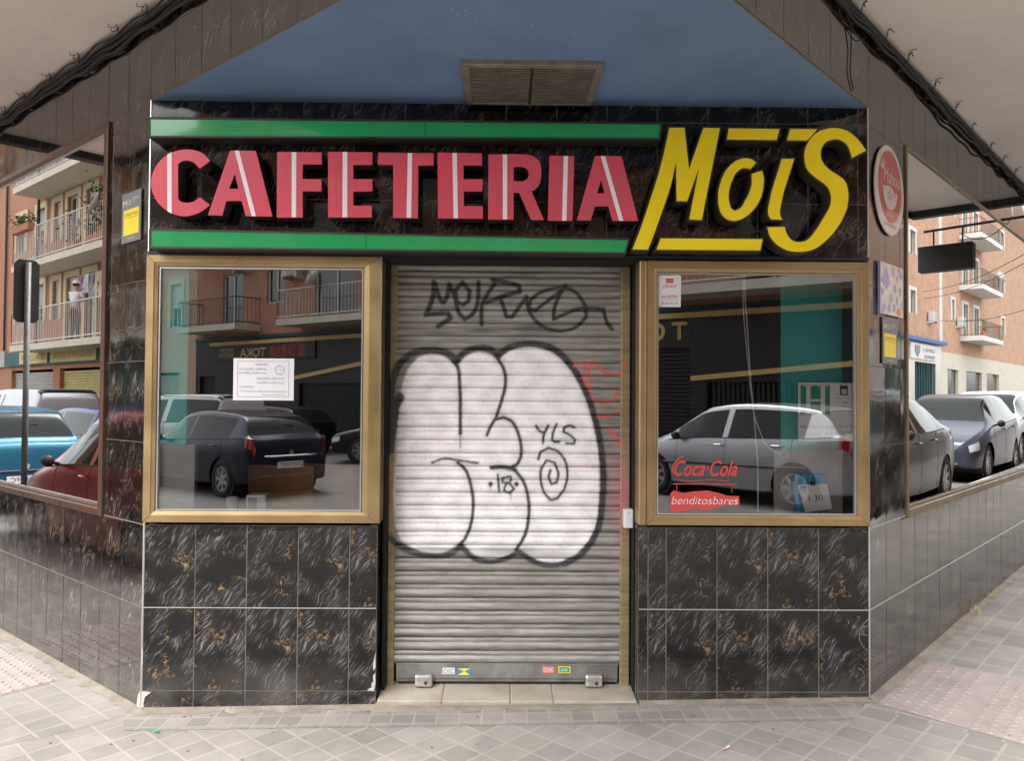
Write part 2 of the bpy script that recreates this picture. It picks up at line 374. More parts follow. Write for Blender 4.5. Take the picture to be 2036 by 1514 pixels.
M['tact']=mat('pink_tactile_tile',(.30,.25,.235),.85,noise=.2,nscale=5,bump=.3,bscale=60)
M['shutter_guide']=shutter_mat('painted_guide_rail',(.20,.155,.075),(.30,.24,.125))
M['shutter_plain']=mat('galvanised_rail',(.27,.265,.255),.45,metal=.35,noise=.4,nscale=9)
RED=[('C',[[(-1.432,2.571),(-1.444,2.585),(-1.456,2.598),(-1.47,2.609),(-1.488,2.617),(-1.508,2.622),(-1.528,2.625),(-1.544,2.625),(-1.561,2.624),(-1.577,2.622),(-1.593,2.618),(-1.608,2.613),(-1.623,2.607),(-1.639,2.597),(-1.654,2.586),(-1.668,2.573),(-1.68,2.558),(-1.691,2.541),(-1.7,2.523),(-1.707,2.503),(-1.712,2.483),(-1.714,2.462),(-1.712,2.442),(-1.707,2.421),(-1.699,2.402),(-1.69,2.384),(-1.678,2.367),(-1.664,2.352),(-1.65,2.339),(-1.634,2.328),(-1.618,2.319),(-1.601,2.312),(-1.582,2.306),(-1.564,2.303),(-1.548,2.302),(-1.531,2.304),(-1.515,2.307),(-1.498,2.313),(-1.481,2.32),(-1.465,2.329),(-1.453,2.338),(-1.441,2.348),(-1.429,2.358),(-1.479,2.395),(-1.488,2.388),(-1.497,2.38),(-1.507,2.374),(-1.517,2.371),(-1.526,2.369),(-1.536,2.368),(-1.546,2.368),(-1.556,2.369),(-1.565,2.371),(-1.571,2.375),(-1.577,2.381),(-1.582,2.386),(-1.585,2.553),(-1.579,2.558),(-1.574,2.564),(-1.568,2.568),(-1.559,2.571),(-1.549,2.572),(-1.539,2.572),(-1.529,2.57),(-1.519,2.567),(-1.51,2.562),(-1.5,2.554),(-1.49,2.543),(-1.481,2.533)]],[(-1.637,2.6),(-1.616,2.611),(-1.611,2.314),(-1.632,2.325)]),('A',[[(-1.337,2.622),(-1.213,2.622),(-1.13,2.305),(-1.258,2.306),(-1.278,2.379),(-1.352,2.378),(-1.369,2.308),(-1.438,2.309)],[(-1.313,2.51),(-1.294,2.437),(-1.339,2.437)]],[(-1.315,2.622),(-1.294,2.622),(-1.208,2.305),(-1.229,2.305)]),('F',[[(-1.111,2.618),(-.898,2.618),(-.897,2.56),(-.988,2.559),(-.988,2.488),(-.896,2.487),(-.896,2.429),(-.987,2.429),(-.985,2.302),(-1.109,2.3)]],[(-1.041,2.617),(-1.019,2.617),(-1.016,2.302),(-1.037,2.302)]),('E',[[(-.867,2.621),(-.654,2.621),(-.653,2.56),(-.745,2.559),(-.745,2.49),(-.652,2.49),(-.652,2.431),(-.744,2.43),(-.743,2.361),(-.653,2.362),(-.654,2.305),(-.863,2.303)]],[(-.796,2.621),(-.774,2.621),(-.771,2.304),(-.794,2.304)]),('T',[[(-.626,2.62),(-.358,2.619),(-.359,2.56),(-.433,2.559),(-.432,2.303),(-.551,2.304),(-.553,2.561),(-.628,2.561)]],[(-.483,2.619),(-.462,2.619),(-.464,2.305),(-.486,2.305)]),('E',[[(-.34,2.623),(-.126,2.621),(-.125,2.562),(-.214,2.563),(-.214,2.494),(-.122,2.495),(-.122,2.436),(-.212,2.435),(-.211,2.364),(-.12,2.365),(-.119,2.304),(-.335,2.304)]],[(-.268,2.621),(-.247,2.621),(-.239,2.304),(-.26,2.304)]),('R',[[(-.094,2.616),(-.034,2.618),(.026,2.62),(.086,2.618),(.1,2.616),(.114,2.613),(.127,2.608),(.138,2.6),(.147,2.59),(.154,2.579),(.159,2.563),(.161,2.546),(.161,2.529),(.161,2.512),(.159,2.494),(.155,2.478),(.149,2.468),(.141,2.458),(.133,2.449),(.127,2.445),(.121,2.442),(.115,2.439),(.175,2.301),(.114,2.3),(.055,2.431),(.028,2.431),(.029,2.301),(-.094,2.3)],[(.028,2.557),(.043,2.558),(.059,2.559),(.073,2.557),(.081,2.554),(.088,2.55),(.094,2.545),(.098,2.539),(.1,2.531),(.103,2.524),(.095,2.501),(.088,2.497),(.081,2.492),(.074,2.488),(.059,2.487),(.044,2.487),(.028,2.488)]],[(-.025,2.616),(-.004,2.616),(-.002,2.302),(-.023,2.301)]),('I',[[(.2,2.613),(.32,2.613),(.313,2.297),(.194,2.298)]],[(.269,2.612),(.29,2.612),(.284,2.298),(.263,2.297)]),('A',[[(.42,2.614),(.549,2.615),(.631,2.3),(.507,2.3),(.486,2.37),(.421,2.369),(.401,2.3),(.334,2.301)],[(.45,2.498),(.468,2.433),(.431,2.432)]],[(.448,2.613),(.469,2.613),(.559,2.3),(.538,2.3)])]
YEL=[('M',[[(.78,2.755),(.854,2.756),(.876,2.552),(.946,2.757),(1.026,2.756),(.938,2.307),(.878,2.31),(.926,2.564),(.867,2.398),(.817,2.399),(.814,2.588),(.803,2.542),(.793,2.497),(.781,2.452),(.77,2.416),(.758,2.381),(.746,2.346),(.734,2.312),(.722,2.278),(.71,2.244),(.7,2.216),(.689,2.189),(.678,2.161),(.604,2.162),(.62,2.204),(.637,2.247),(.652,2.29),(.665,2.329),(.678,2.368),(.69,2.407),(.703,2.447),(.716,2.488),(.729,2.529),(.74,2.573),(.751,2.617),(.761,2.662),(.768,2.693),(.774,2.724)]]),('o',[[(1.203,2.59),(1.196,2.595),(1.188,2.601),(1.181,2.605),(1.168,2.609),(1.155,2.611),(1.142,2.61),(1.127,2.607),(1.112,2.601),(1.098,2.593),(1.084,2.582),(1.071,2.569),(1.059,2.554),(1.048,2.537),(1.039,2.518),(1.032,2.498),(1.025,2.475),(1.02,2.451),(1.018,2.426),(1.018,2.406),(1.02,2.385),(1.024,2.366),(1.028,2.352),(1.035,2.339),(1.043,2.327),(1.052,2.319),(1.062,2.313),(1.073,2.308),(1.085,2.305),(1.097,2.305),(1.109,2.306),(1.122,2.31),(1.135,2.315),(1.148,2.323),(1.162,2.333),(1.174,2.344),(1.186,2.356),(1.199,2.372),(1.21,2.389),(1.219,2.406),(1.227,2.424),(1.232,2.443),(1.236,2.462),(1.238,2.48),(1.24,2.499),(1.239,2.517),(1.237,2.528),(1.234,2.539),(1.23,2.55),(1.181,2.534),(1.181,2.521),(1.182,2.508),(1.182,2.494),(1.18,2.479),(1.177,2.465),(1.172,2.45),(1.166,2.435),(1.159,2.42),(1.15,2.406),(1.143,2.392),(1.135,2.378),(1.126,2.367),(1.117,2.361),(1.108,2.357),(1.098,2.353),(1.079,2.366),(1.075,2.379),(1.072,2.392),(1.069,2.405),(1.068,2.419),(1.069,2.434),(1.07,2.449),(1.074,2.468),(1.08,2.487),(1.087,2.504),(1.094,2.521),(1.103,2.536),(1.115,2.549),(1.123,2.555),(1.132,2.56),(1.142,2.563),(1.153,2.563),(1.164,2.56),(1.175,2.558)]]),('i',[[(1.327,2.609),(1.387,2.61),(1.362,2.53),(1.336,2.45),(1.319,2.368),(1.318,2.357),(1.317,2.346),(1.319,2.335),(1.321,2.327),(1.325,2.32),(1.329,2.312),(1.275,2.314),(1.27,2.321),(1.266,2.328),(1.262,2.335),(1.261,2.347),(1.261,2.36),(1.262,2.373),(1.279,2.453),(1.303,2.531)]]),('S',[[(1.737,2.654),(1.669,2.618),(1.666,2.631),(1.663,2.643),(1.659,2.654),(1.654,2.666),(1.648,2.678),(1.64,2.688),(1.63,2.696),(1.619,2.702),(1.607,2.707),(1.596,2.708),(1.585,2.708),(1.574,2.706),(1.562,2.703),(1.55,2.698),(1.54,2.692),(1.533,2.684),(1.526,2.674),(1.521,2.664),(1.518,2.653),(1.516,2.642),(1.515,2.631),(1.517,2.619),(1.519,2.608),(1.524,2.598),(1.531,2.586),(1.541,2.575),(1.551,2.565),(1.565,2.554),(1.58,2.544),(1.595,2.535),(1.607,2.527),(1.619,2.519),(1.629,2.51),(1.636,2.5),(1.641,2.489),(1.645,2.477),(1.648,2.462),(1.65,2.447),(1.651,2.433),(1.65,2.414),(1.648,2.395),(1.645,2.377),(1.639,2.358),(1.631,2.34),(1.623,2.322),(1.613,2.302),(1.601,2.284),(1.589,2.266),(1.574,2.246),(1.557,2.228),(1.539,2.21),(1.522,2.196),(1.504,2.182),(1.484,2.171),(1.463,2.164),(1.44,2.159),(1.418,2.157),(1.396,2.157),(1.373,2.159),(1.352,2.164),(1.332,2.173),(1.313,2.184),(1.297,2.197),(1.285,2.21),(1.274,2.225),(1.266,2.241),(1.263,2.252),(1.26,2.264),(1.258,2.275),(1.341,2.278),(1.343,2.267),(1.345,2.257),(1.349,2.247),(1.356,2.235),(1.364,2.223),(1.374,2.214),(1.386,2.208),(1.399,2.205),(1.412,2.204),(1.426,2.205),(1.439,2.209),(1.451,2.215),(1.466,2.228),(1.478,2.243),(1.49,2.26),(1.504,2.279),(1.516,2.3),(1.529,2.321),(1.541,2.341),(1.553,2.361),(1.562,2.382),(1.565,2.395),(1.567,2.408),(1.568,2.421),(1.566,2.434),(1.564,2.447),(1.559,2.459),(1.553,2.47),(1.544,2.48),(1.534,2.49),(1.518,2.502),(1.501,2.513),(1.485,2.525),(1.473,2.535),(1.461,2.546),(1.452,2.558),(1.447,2.568),(1.443,2.58),(1.441,2.591),(1.438,2.608),(1.437,2.624),(1.438,2.641),(1.441,2.656),(1.446,2.671),(1.452,2.686),(1.461,2.702),(1.472,2.717),(1.485,2.73),(1.5,2.741),(1.517,2.75),(1.535,2.756),(1.555,2.76),(1.576,2.762),(1.596,2.762),(1.613,2.76),(1.63,2.755),(1.646,2.749),(1.664,2.738),(1.68,2.725),(1.696,2.71),(1.71,2.693),(1.724,2.673)]]),('bar',[[(1.069,2.755),(1.316,2.755),(1.302,2.701),(1.061,2.702)]]),('bar',[[(1.368,2.756),(1.501,2.756),(1.452,2.701),(1.353,2.701)]]),('underline',[[(.74,2.216),(1.233,2.217),(1.222,2.162),(.72,2.162)]])]
WHITE=[(-.55,1.411),(-.541,1.47),(-.528,1.529),(-.516,1.562),(-.501,1.592),(-.48,1.621),(-.454,1.644),(-.424,1.657),(-.391,1.662),(-.359,1.661),(-.328,1.653),(-.299,1.636),(-.273,1.614),(-.26,1.6),(-.249,1.586),(-.246,1.603),(-.241,1.618),(-.221,1.643),(-.194,1.661),(-.168,1.672),(-.139,1.675),(-.107,1.67),(-.076,1.658),(-.056,1.644),(-.036,1.627),(-.026,1.648),(-.013,1.667),(.013,1.684),(.042,1.695),(.073,1.701),(.105,1.703),(.145,1.701),(.184,1.694),(.217,1.683),(.248,1.669),(.277,1.645),(.303,1.618),(.332,1.585),(.359,1.551),(.385,1.509),(.407,1.465),(.424,1.418),(.439,1.37),(.454,1.315),(.467,1.26),(.475,1.197),(.479,1.134),(.482,1.079),(.484,1.024),(.483,.965),(.48,.907),(.477,.847),(.469,.789),(.455,.744),(.434,.703),(.409,.669),(.379,.64),(.349,.615),(.316,.597),(.278,.591),(.238,.592),(.202,.598),(.167,.608),(.131,.625),(.096,.646),(.08,.658),(.065,.67),(.05,.653),(.033,.638),(.003,.625),(-.029,.618),(-.061,.616),(-.092,.618),(-.124,.625),(-.155,.637),(-.179,.655),(-.202,.676),(-.214,.688),(-.226,.699),(-.245,.683),(-.265,.668),(-.295,.652),(-.327,.64),(-.362,.637),(-.398,.64),(-.434,.651),(-.468,.667),(-.502,.684),(-.531,.706),(-.552,.742),(-.563,.784),(-.573,.939),(-.567,1.097),(-.562,1.254)]
BLACK=[([(-.593,1.387),(-.591,1.421),(-.589,1.455),(-.586,1.489),(-.583,1.516),(-.579,1.543),(-.571,1.568),(-.561,1.591),(-.548,1.612),(-.533,1.631),(-.514,1.647),(-.493,1.661),(-.47,1.671),(-.445,1.679),(-.418,1.682),(-.391,1.684),(-.365,1.683),(-.338,1.68),(-.313,1.672),(-.293,1.662),(-.275,1.647),(-.257,1.633)],.0181),([(-.257,1.633),(-.242,1.649),(-.227,1.664),(-.21,1.677),(-.19,1.687),(-.169,1.694),(-.147,1.697),(-.126,1.698),(-.104,1.696),(-.084,1.69),(-.07,1.681),(-.057,1.67),(-.045,1.659)],.0158),([(-.045,1.659),(-.027,1.673),(-.009,1.687),(.01,1.699),(.036,1.708),(.062,1.715),(.089,1.719),(.116,1.721),(.142,1.72),(.168,1.717),(.195,1.712),(.222,1.704),(.247,1.692),(.27,1.677),(.291,1.658),(.311,1.638),(.331,1.613),(.35,1.586),(.367,1.559),(.384,1.528),(.4,1.497),(.414,1.465),(.428,1.431),(.44,1.397),(.45,1.362),(.461,1.323),(.47,1.284),(.479,1.244),(.487,1.203),(.494,1.161),(.499,1.119),(.502,1.082),(.503,1.045),(.503,1.009),(.502,.967),(.5,.925),(.496,.883),(.492,.846),(.486,.809),(.477,.773),(.467,.749),(.455,.725),(.442,.703),(.423,.677),(.402,.653),(.379,.632),(.357,.617),(.333,.605),(.309,.593)],.0166),([(.309,.593),(.282,.587),(.256,.582),(.23,.581),(.203,.584),(.177,.59),(.151,.6),(.127,.613),(.104,.63),(.08,.646)],.0128),([(.065,.65),(.044,.637),(.024,.625),(.002,.615),(-.023,.606),(-.05,.601),(-.076,.599),(-.103,.6),(-.13,.605),(-.155,.614),(-.18,.631),(-.203,.654),(-.226,.676)],.0128),([(-.226,.676),(-.246,.662),(-.266,.647),(-.288,.637),(-.313,.631),(-.34,.629),(-.366,.629),(-.398,.631),(-.429,.636),(-.46,.644),(-.49,.654),(-.52,.667),(-.547,.682),(-.561,.694),(-.573,.708),(-.586,.721)],.0151),([(-.273,1.625),(-.264,1.615),(-.256,1.605),(-.249,1.594),(-.244,1.574),(-.242,1.552),(-.241,1.531),(-.236,1.439),(-.235,1.347),(-.234,1.256)],.0094),([(-.234,1.256),(-.234,1.185)],.0019),([(-.044,1.643),(-.035,1.627),(-.025,1.612),(-.016,1.596),(-.01,1.578),(-.005,1.559),(-.003,1.541),(-.003,1.522),(-.005,1.504),(-.008,1.485),(-.013,1.461),(-.02,1.438),(-.027,1.414),(-.034,1.391),(-.042,1.367),(-.05,1.343)],.0087),([(-.097,1.249),(-.092,1.262),(-.087,1.275),(-.081,1.288),(-.074,1.301),(-.066,1.314),(-.058,1.328),(-.011,1.34),(.003,1.334),(.017,1.328),(.029,1.32),(.042,1.304),(.052,1.285),(.061,1.265),(.069,1.242),(.075,1.219),(.079,1.195),(.081,1.174),(.08,1.152),(.076,1.132),(.071,1.121),(.065,1.11),(.058,1.1),(.052,1.096),(.045,1.092),(.038,1.088)],.0083),([(-.072,1.08),(-.053,1.082),(-.035,1.084),(-.017,1.084),(.004,1.082),(.025,1.077),(.046,1.073)],.0113),([(.046,1.069),(.06,1.054),(.074,1.038),(.086,1.022),(.096,1.002),(.104,.981),(.11,.959),(.115,.939),(.118,.918),(.121,.897),(.122,.865),(.12,.834),(.117,.803),(.113,.779),(.107,.755),(.1,.732),(.087,.708),(.072,.685),(.057,.662)],.0087),([(-.378,1.106),(-.358,1.113),(-.337,1.121),(-.316,1.126),(-.292,1.125),(-.269,1.122),(-.245,1.118),(-.211,1.114),(-.177,1.109),(-.143,1.105)],.0057),([(-.245,1.106),(-.231,1.094),(-.217,1.081),(-.205,1.067),(-.195,1.048),(-.187,1.026),(-.181,1.005),(-.175,.979),(-.17,.953),(-.166,.927),(-.165,.903),(-.165,.88),(-.166,.856),(-.168,.832),(-.172,.809),(-.178,.786),(-.184,.764),(-.193,.743),(-.202,.723),(-.212,.709),(-.223,.697),(-.234,.684)],.0083),([(.155,1.297),(.16,1.289),(.165,1.281),(.171,1.274),(.177,1.269),(.184,1.266),(.191,1.262)],.0064),([(.218,1.298),(.21,1.282),(.201,1.267),(.195,1.25),(.192,1.238),(.192,1.224),(.191,1.211)],.0064),([(.261,1.306),(.254,1.29),(.247,1.275),(.242,1.259),(.24,1.248),(.239,1.238),(.238,1.227),(.25,1.215),(.274,1.216)],.0064),([(.352,1.291),(.328,1.302),(.301,1.29),(.297,1.267),(.308,1.262),(.319,1.257),(.329,1.251),(.338,1.244),(.347,1.236),(.356,1.228),(.353,1.206),(.313,1.208)],.0064),([(.168,1.125),(.179,1.164),(.219,1.184),(.235,1.179),(.252,1.175),(.266,1.168),(.282,1.154),(.295,1.136),(.306,1.117),(.313,1.097),(.317,1.076),(.318,1.055),(.317,1.031),(.313,1.007),(.306,.984),(.296,.964),(.281,.944),(.267,.925),(.232,.917),(.221,.928),(.21,.94),(.2,.952),(.191,.974),(.184,.998),(.18,1.023),(.179,1.041),(.18,1.06),(.184,1.077),(.191,1.093),(.201,1.107),(.211,1.121),(.251,1.109),(.258,1.091),(.266,1.073),(.271,1.054),(.27,1.039),(.266,1.023),(.263,1.007),(.236,.999),(.22,1.038),(.231,1.07)],.0064),([(-.04,1.045),(-.032,.959)],.006),([(.023,1.037),(-.016,1.029),(-.016,1.006),(-.005,1.005),(.005,1.005),(.015,1.002),(.025,.995),(.034,.985),(.043,.975),(.023,.951),(-.008,.963),(-.006,.972),(-.004,.982),(-.0,.99),(.007,.999),(.017,1.006),(.027,1.014),(.027,1.037)],.006),([(-.077,.998),(-.077,.996)],.0113),([(.056,.998),(.057,.997)],.0113),([(-.077,.998),(-.077,.974)],.0015),([(.027,.951),(.028,.924)],.0015)]
TAG=[([(-.377,2.035),(-.377,2.016),(-.376,1.997),(-.377,1.979),(-.382,1.954),(-.39,1.93),(-.399,1.906),(-.404,1.892),(-.411,1.879),(-.418,1.866),(-.402,1.868),(-.386,1.87),(-.37,1.872),(-.348,1.874),(-.325,1.874),(-.303,1.875),(-.289,1.85),(-.297,1.845),(-.305,1.839),(-.314,1.833),(-.327,1.825),(-.34,1.816),(-.353,1.808)],.0123),([(-.372,2.03),(-.365,2.005),(-.358,1.98),(-.349,1.957),(-.343,1.947),(-.336,1.938),(-.329,1.929),(-.322,1.938),(-.315,1.947),(-.309,1.957),(-.304,1.979),(-.301,2.002),(-.299,2.025)],.0118),([(-.226,2.036),(-.265,1.997),(-.259,1.935),(-.225,1.918),(-.197,1.941),(-.192,1.992),(-.226,2.031)],.0107),([(-.293,2.019),(-.283,1.995),(-.273,1.971),(-.264,1.946),(-.259,1.923),(-.255,1.9),(-.247,1.879),(-.238,1.867),(-.227,1.856),(-.216,1.845),(-.203,1.852),(-.19,1.859),(-.18,1.868),(-.168,1.885),(-.158,1.904),(-.152,1.924),(-.147,1.961),(-.147,1.999),(-.147,2.037)],.0113),([(-.129,1.818),(-.13,1.854),(-.131,1.89),(-.127,1.925),(-.119,1.944),(-.108,1.963),(-.096,1.981),(-.085,1.998),(-.074,2.015),(-.063,2.032)],.0107),([(-.074,2.049),(-.052,2.046),(-.029,2.042),(-.007,2.038),(.016,2.033),(.038,2.028),(.061,2.022),(.067,1.988),(.042,1.983),(.018,1.977),(-.006,1.971),(-.031,1.962),(-.055,1.952),(-.079,1.942),(-.09,1.938),(-.101,1.934),(-.113,1.93)],.0113),([(-.034,1.959),(-.029,1.942),(-.023,1.926),(-.017,1.909),(-.011,1.892),(-.006,1.875),(.0,1.858),(.028,1.858),(.041,1.877),(.054,1.896),(.067,1.915),(.078,1.93),(.089,1.945),(.101,1.96)],.0107),([(.101,1.966),(.104,1.943),(.106,1.92),(.112,1.898),(.123,1.876),(.136,1.855),(.152,1.837),(.171,1.821),(.192,1.808),(.214,1.798),(.238,1.791),(.263,1.787),(.287,1.787),(.312,1.791),(.337,1.799),(.36,1.81),(.378,1.825),(.394,1.843),(.411,1.861),(.41,1.881),(.409,1.9),(.405,1.918),(.393,1.942),(.378,1.965),(.359,1.985),(.342,1.997),(.323,2.007),(.303,2.013),(.281,2.014),(.258,2.011),(.235,2.007),(.212,2.001),(.189,1.993),(.168,1.983),(.152,1.973),(.138,1.961),(.123,1.949),(.112,1.904),(.146,1.893),(.168,1.91),(.191,1.927),(.213,1.944),(.236,1.961),(.258,1.979),(.28,1.996)],.0091),([(.303,2.024),(.291,2.005),(.28,1.987),(.269,1.967),(.261,1.949),(.253,1.93),(.247,1.911),(.244,1.89),(.243,1.87),(.242,1.849),(.259,1.857),(.275,1.864),(.292,1.872),(.315,1.882),(.337,1.892),(.36,1.9),(.378,1.904),(.397,1.906),(.416,1.907),(.444,1.906),(.472,1.904),(.5,1.902),(.505,1.879),(.51,1.856),(.518,1.834),(.526,1.822),(.536,1.811),(.546,1.801)],.0097)]
REDP=[([(.351,1.606),(.366,1.612),(.382,1.618),(.398,1.622),(.416,1.624),(.435,1.623),(.453,1.623)],.0068),([(.453,1.623),(.466,1.609),(.479,1.595),(.493,1.584),(.508,1.576),(.524,1.571),(.54,1.568),(.559,1.568),(.577,1.57),(.596,1.572),(.619,1.64)],.0068),([(.437,1.615),(.433,1.599),(.429,1.583),(.426,1.567),(.424,1.546),(.424,1.525),(.426,1.504),(.431,1.483),(.439,1.462),(.446,1.441),(.494,1.414),(.51,1.417),(.526,1.42),(.541,1.426),(.556,1.439),(.568,1.457),(.58,1.474)],.006),([(.41,1.615),(.405,1.593),(.4,1.572),(.398,1.551),(.402,1.535),(.408,1.52),(.414,1.504)],.0057),([(.47,1.347),(.489,1.346),(.508,1.345),(.526,1.347),(.545,1.357),(.563,1.372),(.581,1.387)],.0057),([(.526,1.284),(.534,1.276),(.542,1.269),(.55,1.261),(.562,1.243),(.574,1.224),(.585,1.206)],.0083)]
# ------------------------------------------------------------------ ground
def offp(P,d,n,t,e): q=P+d*t-n*e; return (q.x,q.y)
KERB=.12
def sheet(name,poly,dz,m,skirt=0):
    b=MB(); pts=[(x,y,ground(x)+dz) for x,y in poly]
    b.face(pts)
    if skirt:
        for i in range(len(pts)):
            p,q=pts[i],pts[(i+1)%len(pts)]
            b.face([(p[0],p[1],p[2]-skirt),(q[0],q[1],q[2]-skirt),q,p])
    return struct(b.build(name,m))
Lp=lambda t,e: offp(PL,dL,nL,t,e); Rp=lambda t,e: offp(PR,dR,nR,t,e)
sheet('ground',[(-120,-120),(120,-120),(120,120),(-120,120)],-KERB-.05,M['asphalt'])
sheet('road',[(-90,-90),(90,-90),(90,90),(-90,90)],-KERB,M['asphalt'])
kl=[Lp(60,1.45),Lp(2.2,1.45),(-3.7,-3.9),(-2.6,-5.3),(2.9,-5.3),(3.9,-4.0),Rp(2.2,1.65),Rp(70,1.65)]
core=[Rp(70,-.2),(1.9,.2),(-1.9,.2),Lp(60,-.2)]
sheet('pavement',kl+core,0,M['pave'],.2)
# kerb stones round the pavement
kb=MB()
for i in range(len(kl)-1):
    a=Vector((*kl[i],0)); c=Vector((*kl[i+1],0)); d=(c-a).normalized(); n=Vector((d.y,-d.x,0)); L=(c-a).length; k=max(1,int(L/1.0))
    if L>20: k=int(L/1.0)
    for j in range(k):
        p=a+d*(L*j/k+.004); q=a+d*(L*(j+1)/k-.004)
        if n.dot(p)<0 and False: pass
        o1,o2=n*-.02,n*.13
        kb.hexa([(v.x,v.y,ground(v.x)+z) for z in (-.2,.006) for v in (p+o1,q+o1,q+o2,p+o2)])
struct(kb.build('kerb',M['kerb'],bevel=.01))
# street-aligned paving, border row, tactile paving: sheets 4 mm apart
sheet('pavement_left',[Lp(60,0),Lp(60,1.42),Lp(.30,1.42),Lp(.02,.33),Lp(.0,.0)],.001,M['paveL'])
sheet('pavement_right',[Rp(-.02,0),Rp(-.1,.16),Rp(-.14,1.6),Rp(70,1.6),Rp(70,0)],.001,M['paveR'])
sheet('border_row',[(-1.86,.0),(-1.74,-.232),(1.62,-.232),(1.79,.0)],.002,M['border'])
def tactile(name,quad):
    a,b_,c,d=[Vector((*q,0)) for q in quad]; m=MB(); g=lambda p,z:(p.x,p.y,ground(p.x)+z)
    m.face([g(a,.0035),g(b_,.0035),g(c,.0035),g(d,.0035)])
    U=(b_-a);V=(d-a); nu=int(U.length/.055); nv=int(V.length/.062)
    for i in range(nu):
        for j in range(nv):
            p=a+U*((i+.5)/nu)+V*((j+.5)/nv)
            if (j%6)==5: continue
            ring=[(.019,.0035),(.015,.0075),(.008,.0085)]; base=len(m.v); n=7
            for r,z in ring:
                for k in range(n):
                    q=p+Vector((math.cos(6.283*k/n)*r,math.sin(6.283*k/n)*r,0)); m.v.append(g(q,z))
            for s in range(2):
                for k in range(n):
                    m.f.append((base+s*n+k,base+s*n+(k+1)%n,base+(s+1)*n+(k+1)%n,base+(s+1)*n+k)); m.uv.append(None); m.mi.append(0)
            m.f.append(tuple(base+2*n+k for k in range(n))); m.uv.append(None); m.mi.append(0)
    return struct(m.build(name,M['tact']))
tactile('tactile_paving',[Lp(.77,.10),Lp(1.75,.10),Lp(1.75,1.3),Lp(.77,1.3)])
tactile('tactile_paving',[Rp(-.03,.05),Rp(.80,.05),Rp(.86,1.5),Rp(-.16,1.5)])
# cement fillets where walls meet the paving
cf=MB()
def fillet(F,u0,u1,w0,h,seed):
    random.seed(seed); n=int(abs(u1-u0)/.05)+1; rows=[]
    for i in range(n+1):
        u=u0+(u1-u0)*i/n; ww=w0*(.6+.8*random.random()); p=F(u,0,0); q=F(u,0,ww)
        rows.append(((p.x,p.y,ground(p.x)+h),(q.x,q.y,ground(q.x)+.0032)))
    for a,b_ in zip(rows,rows[1:]): cf.face([a[0],b_[0],b_[1],a[1]])
fillet(FRONT,XL-.03,-.62,.05,.018,1); fillet(FRONT,.66,XR+.03,.045,.018,2); fillet(LEFT,-7,0.02,.05,.02,3); fillet(RIGHT,-.02,9,.05,.02,4)
struct(cf.build('cement_edge',M['cement']))
b=MB(); b.prism(FR((0,0,0),(1,0,0),(0,0,1)),[(0,0),(1,0),(1,1)],0,0) if False else None
stoop=MB()
stoop.hexa([(-.625,.02,ground(-.66)-.05),(-.66,-.085,ground(-.66)-.02),(.68,-.085,ground(.68)-.02),(.65,.02,ground(.68)-.05)][::-1]+[(-.625,.02,-.046),(-.645,-.055,-.072),(.665,-.055,-.052),(.65,.02,-.044)][::-1])
struct(stoop.build('cement_ramp',M['cement'],bevel=.01))

# ------------------------------------------------------------------ the cafe building
cafe=thing('cafe_building',(0,.6,0),'corner cafe building faced with black marble tiles, its chamfered front between two street walls','building')
T=.2515; TH=.403
WL_=(-1.772,-.616,.820,2.134); WR_=(.656,1.798,.818,2.127)   # front windows outer
def variants(): return random.choice([(31.7,21.1),(37.9,3.3),(41.3,17.9),(47.1,8.7),(53.3,25.1),(0,0),(3.1,1.7),(7.4,5.2),(11.9,9.3),(17.3,2.9),(23.1,13.7),(29.7,6.1)])
def tiles(F,us,vs,holes,name,zbase,ext=(0,0),flip=False):
    """tile quads with open joints over a grout sheet"""
    tb=MB(); gb=MB(); random.seed(hash(name)%1000 if False else len(name)*7+3)
    g=.0022; gh=.004
    for a,c in zip(us,us[1:]):
        u0,u1=min(a,c),max(a,c)
        for v0,v1 in zip(vs,vs[1:]):
            segs=[(u0,u1,v0,v1)]
            for (h0,h1,k0,k1) in holes:
                ns=[]
                for (p,q,r,s) in segs:
                    if q<=h0 or p>=h1 or s<=k0 or r>=k1: ns.append((p,q,r,s)); continue
                    if r<k0: ns.append((p,q,r,k0))
                    if s>k1: ns.append((p,q,k1,s))
                    rr,ss=max(r,k0),min(s,k1)
                    if p<h0: ns.append((p,h0,rr,ss))
                    if q>h1: ns.append((h1,q,rr,ss))
                segs=ns
            ox,oy=variants()
            for (p,q,r,s) in segs:
                if q-p<.012 or s-r<.012: continue
                P,Q,R_,S_=p+g,q-g,r+gh*.5,s-gh*.5
                bl=F(P,R_,.004); br=F(Q,R_,.004); 
                if zbase and r<=vs[0]+1e-6:
                    bl=F(P,0,.004); br=F(Q,0,.004); bl.z=ground(bl.x)-.03; br.z=ground(br.x)-.03
                du=lambda u,v:((u-u0)+ox,(v-v1)+oy)
                tilt=random.uniform(-.0009,.0009); t2=random.uniform(-.0007,.0007)
                tl=F(P,S_,.004+tilt); tr=F(Q,S_,.004+t2)
                tb.face([bl,br,tr,tl],[du(P,R_ if not zbase else min(R_,v1)),du(Q,R_),du(Q,S_),du(P,S_)])
                c0=F(p,r,.0015); c1=F(q,r,.0015)
                if zbase and r<=vs[0]+1e-6: c0.z=ground(c0.x)-.03; c1.z=ground(c1.x)-.03
                gb.face([c0,c1,F(q,s,.0015),F(p,s,.0015)])
    o=tb.build(name,M['tile'] if F is FRONT else M['tile_side'],cafe); gb.build('grout',M['grout'],cafe)
    return o
vs=[-.25]+[TH*k for k in range(0,8)]+[ZB+.0]
vs=[v for v in vs if v<ZB-.02]+[ZB]
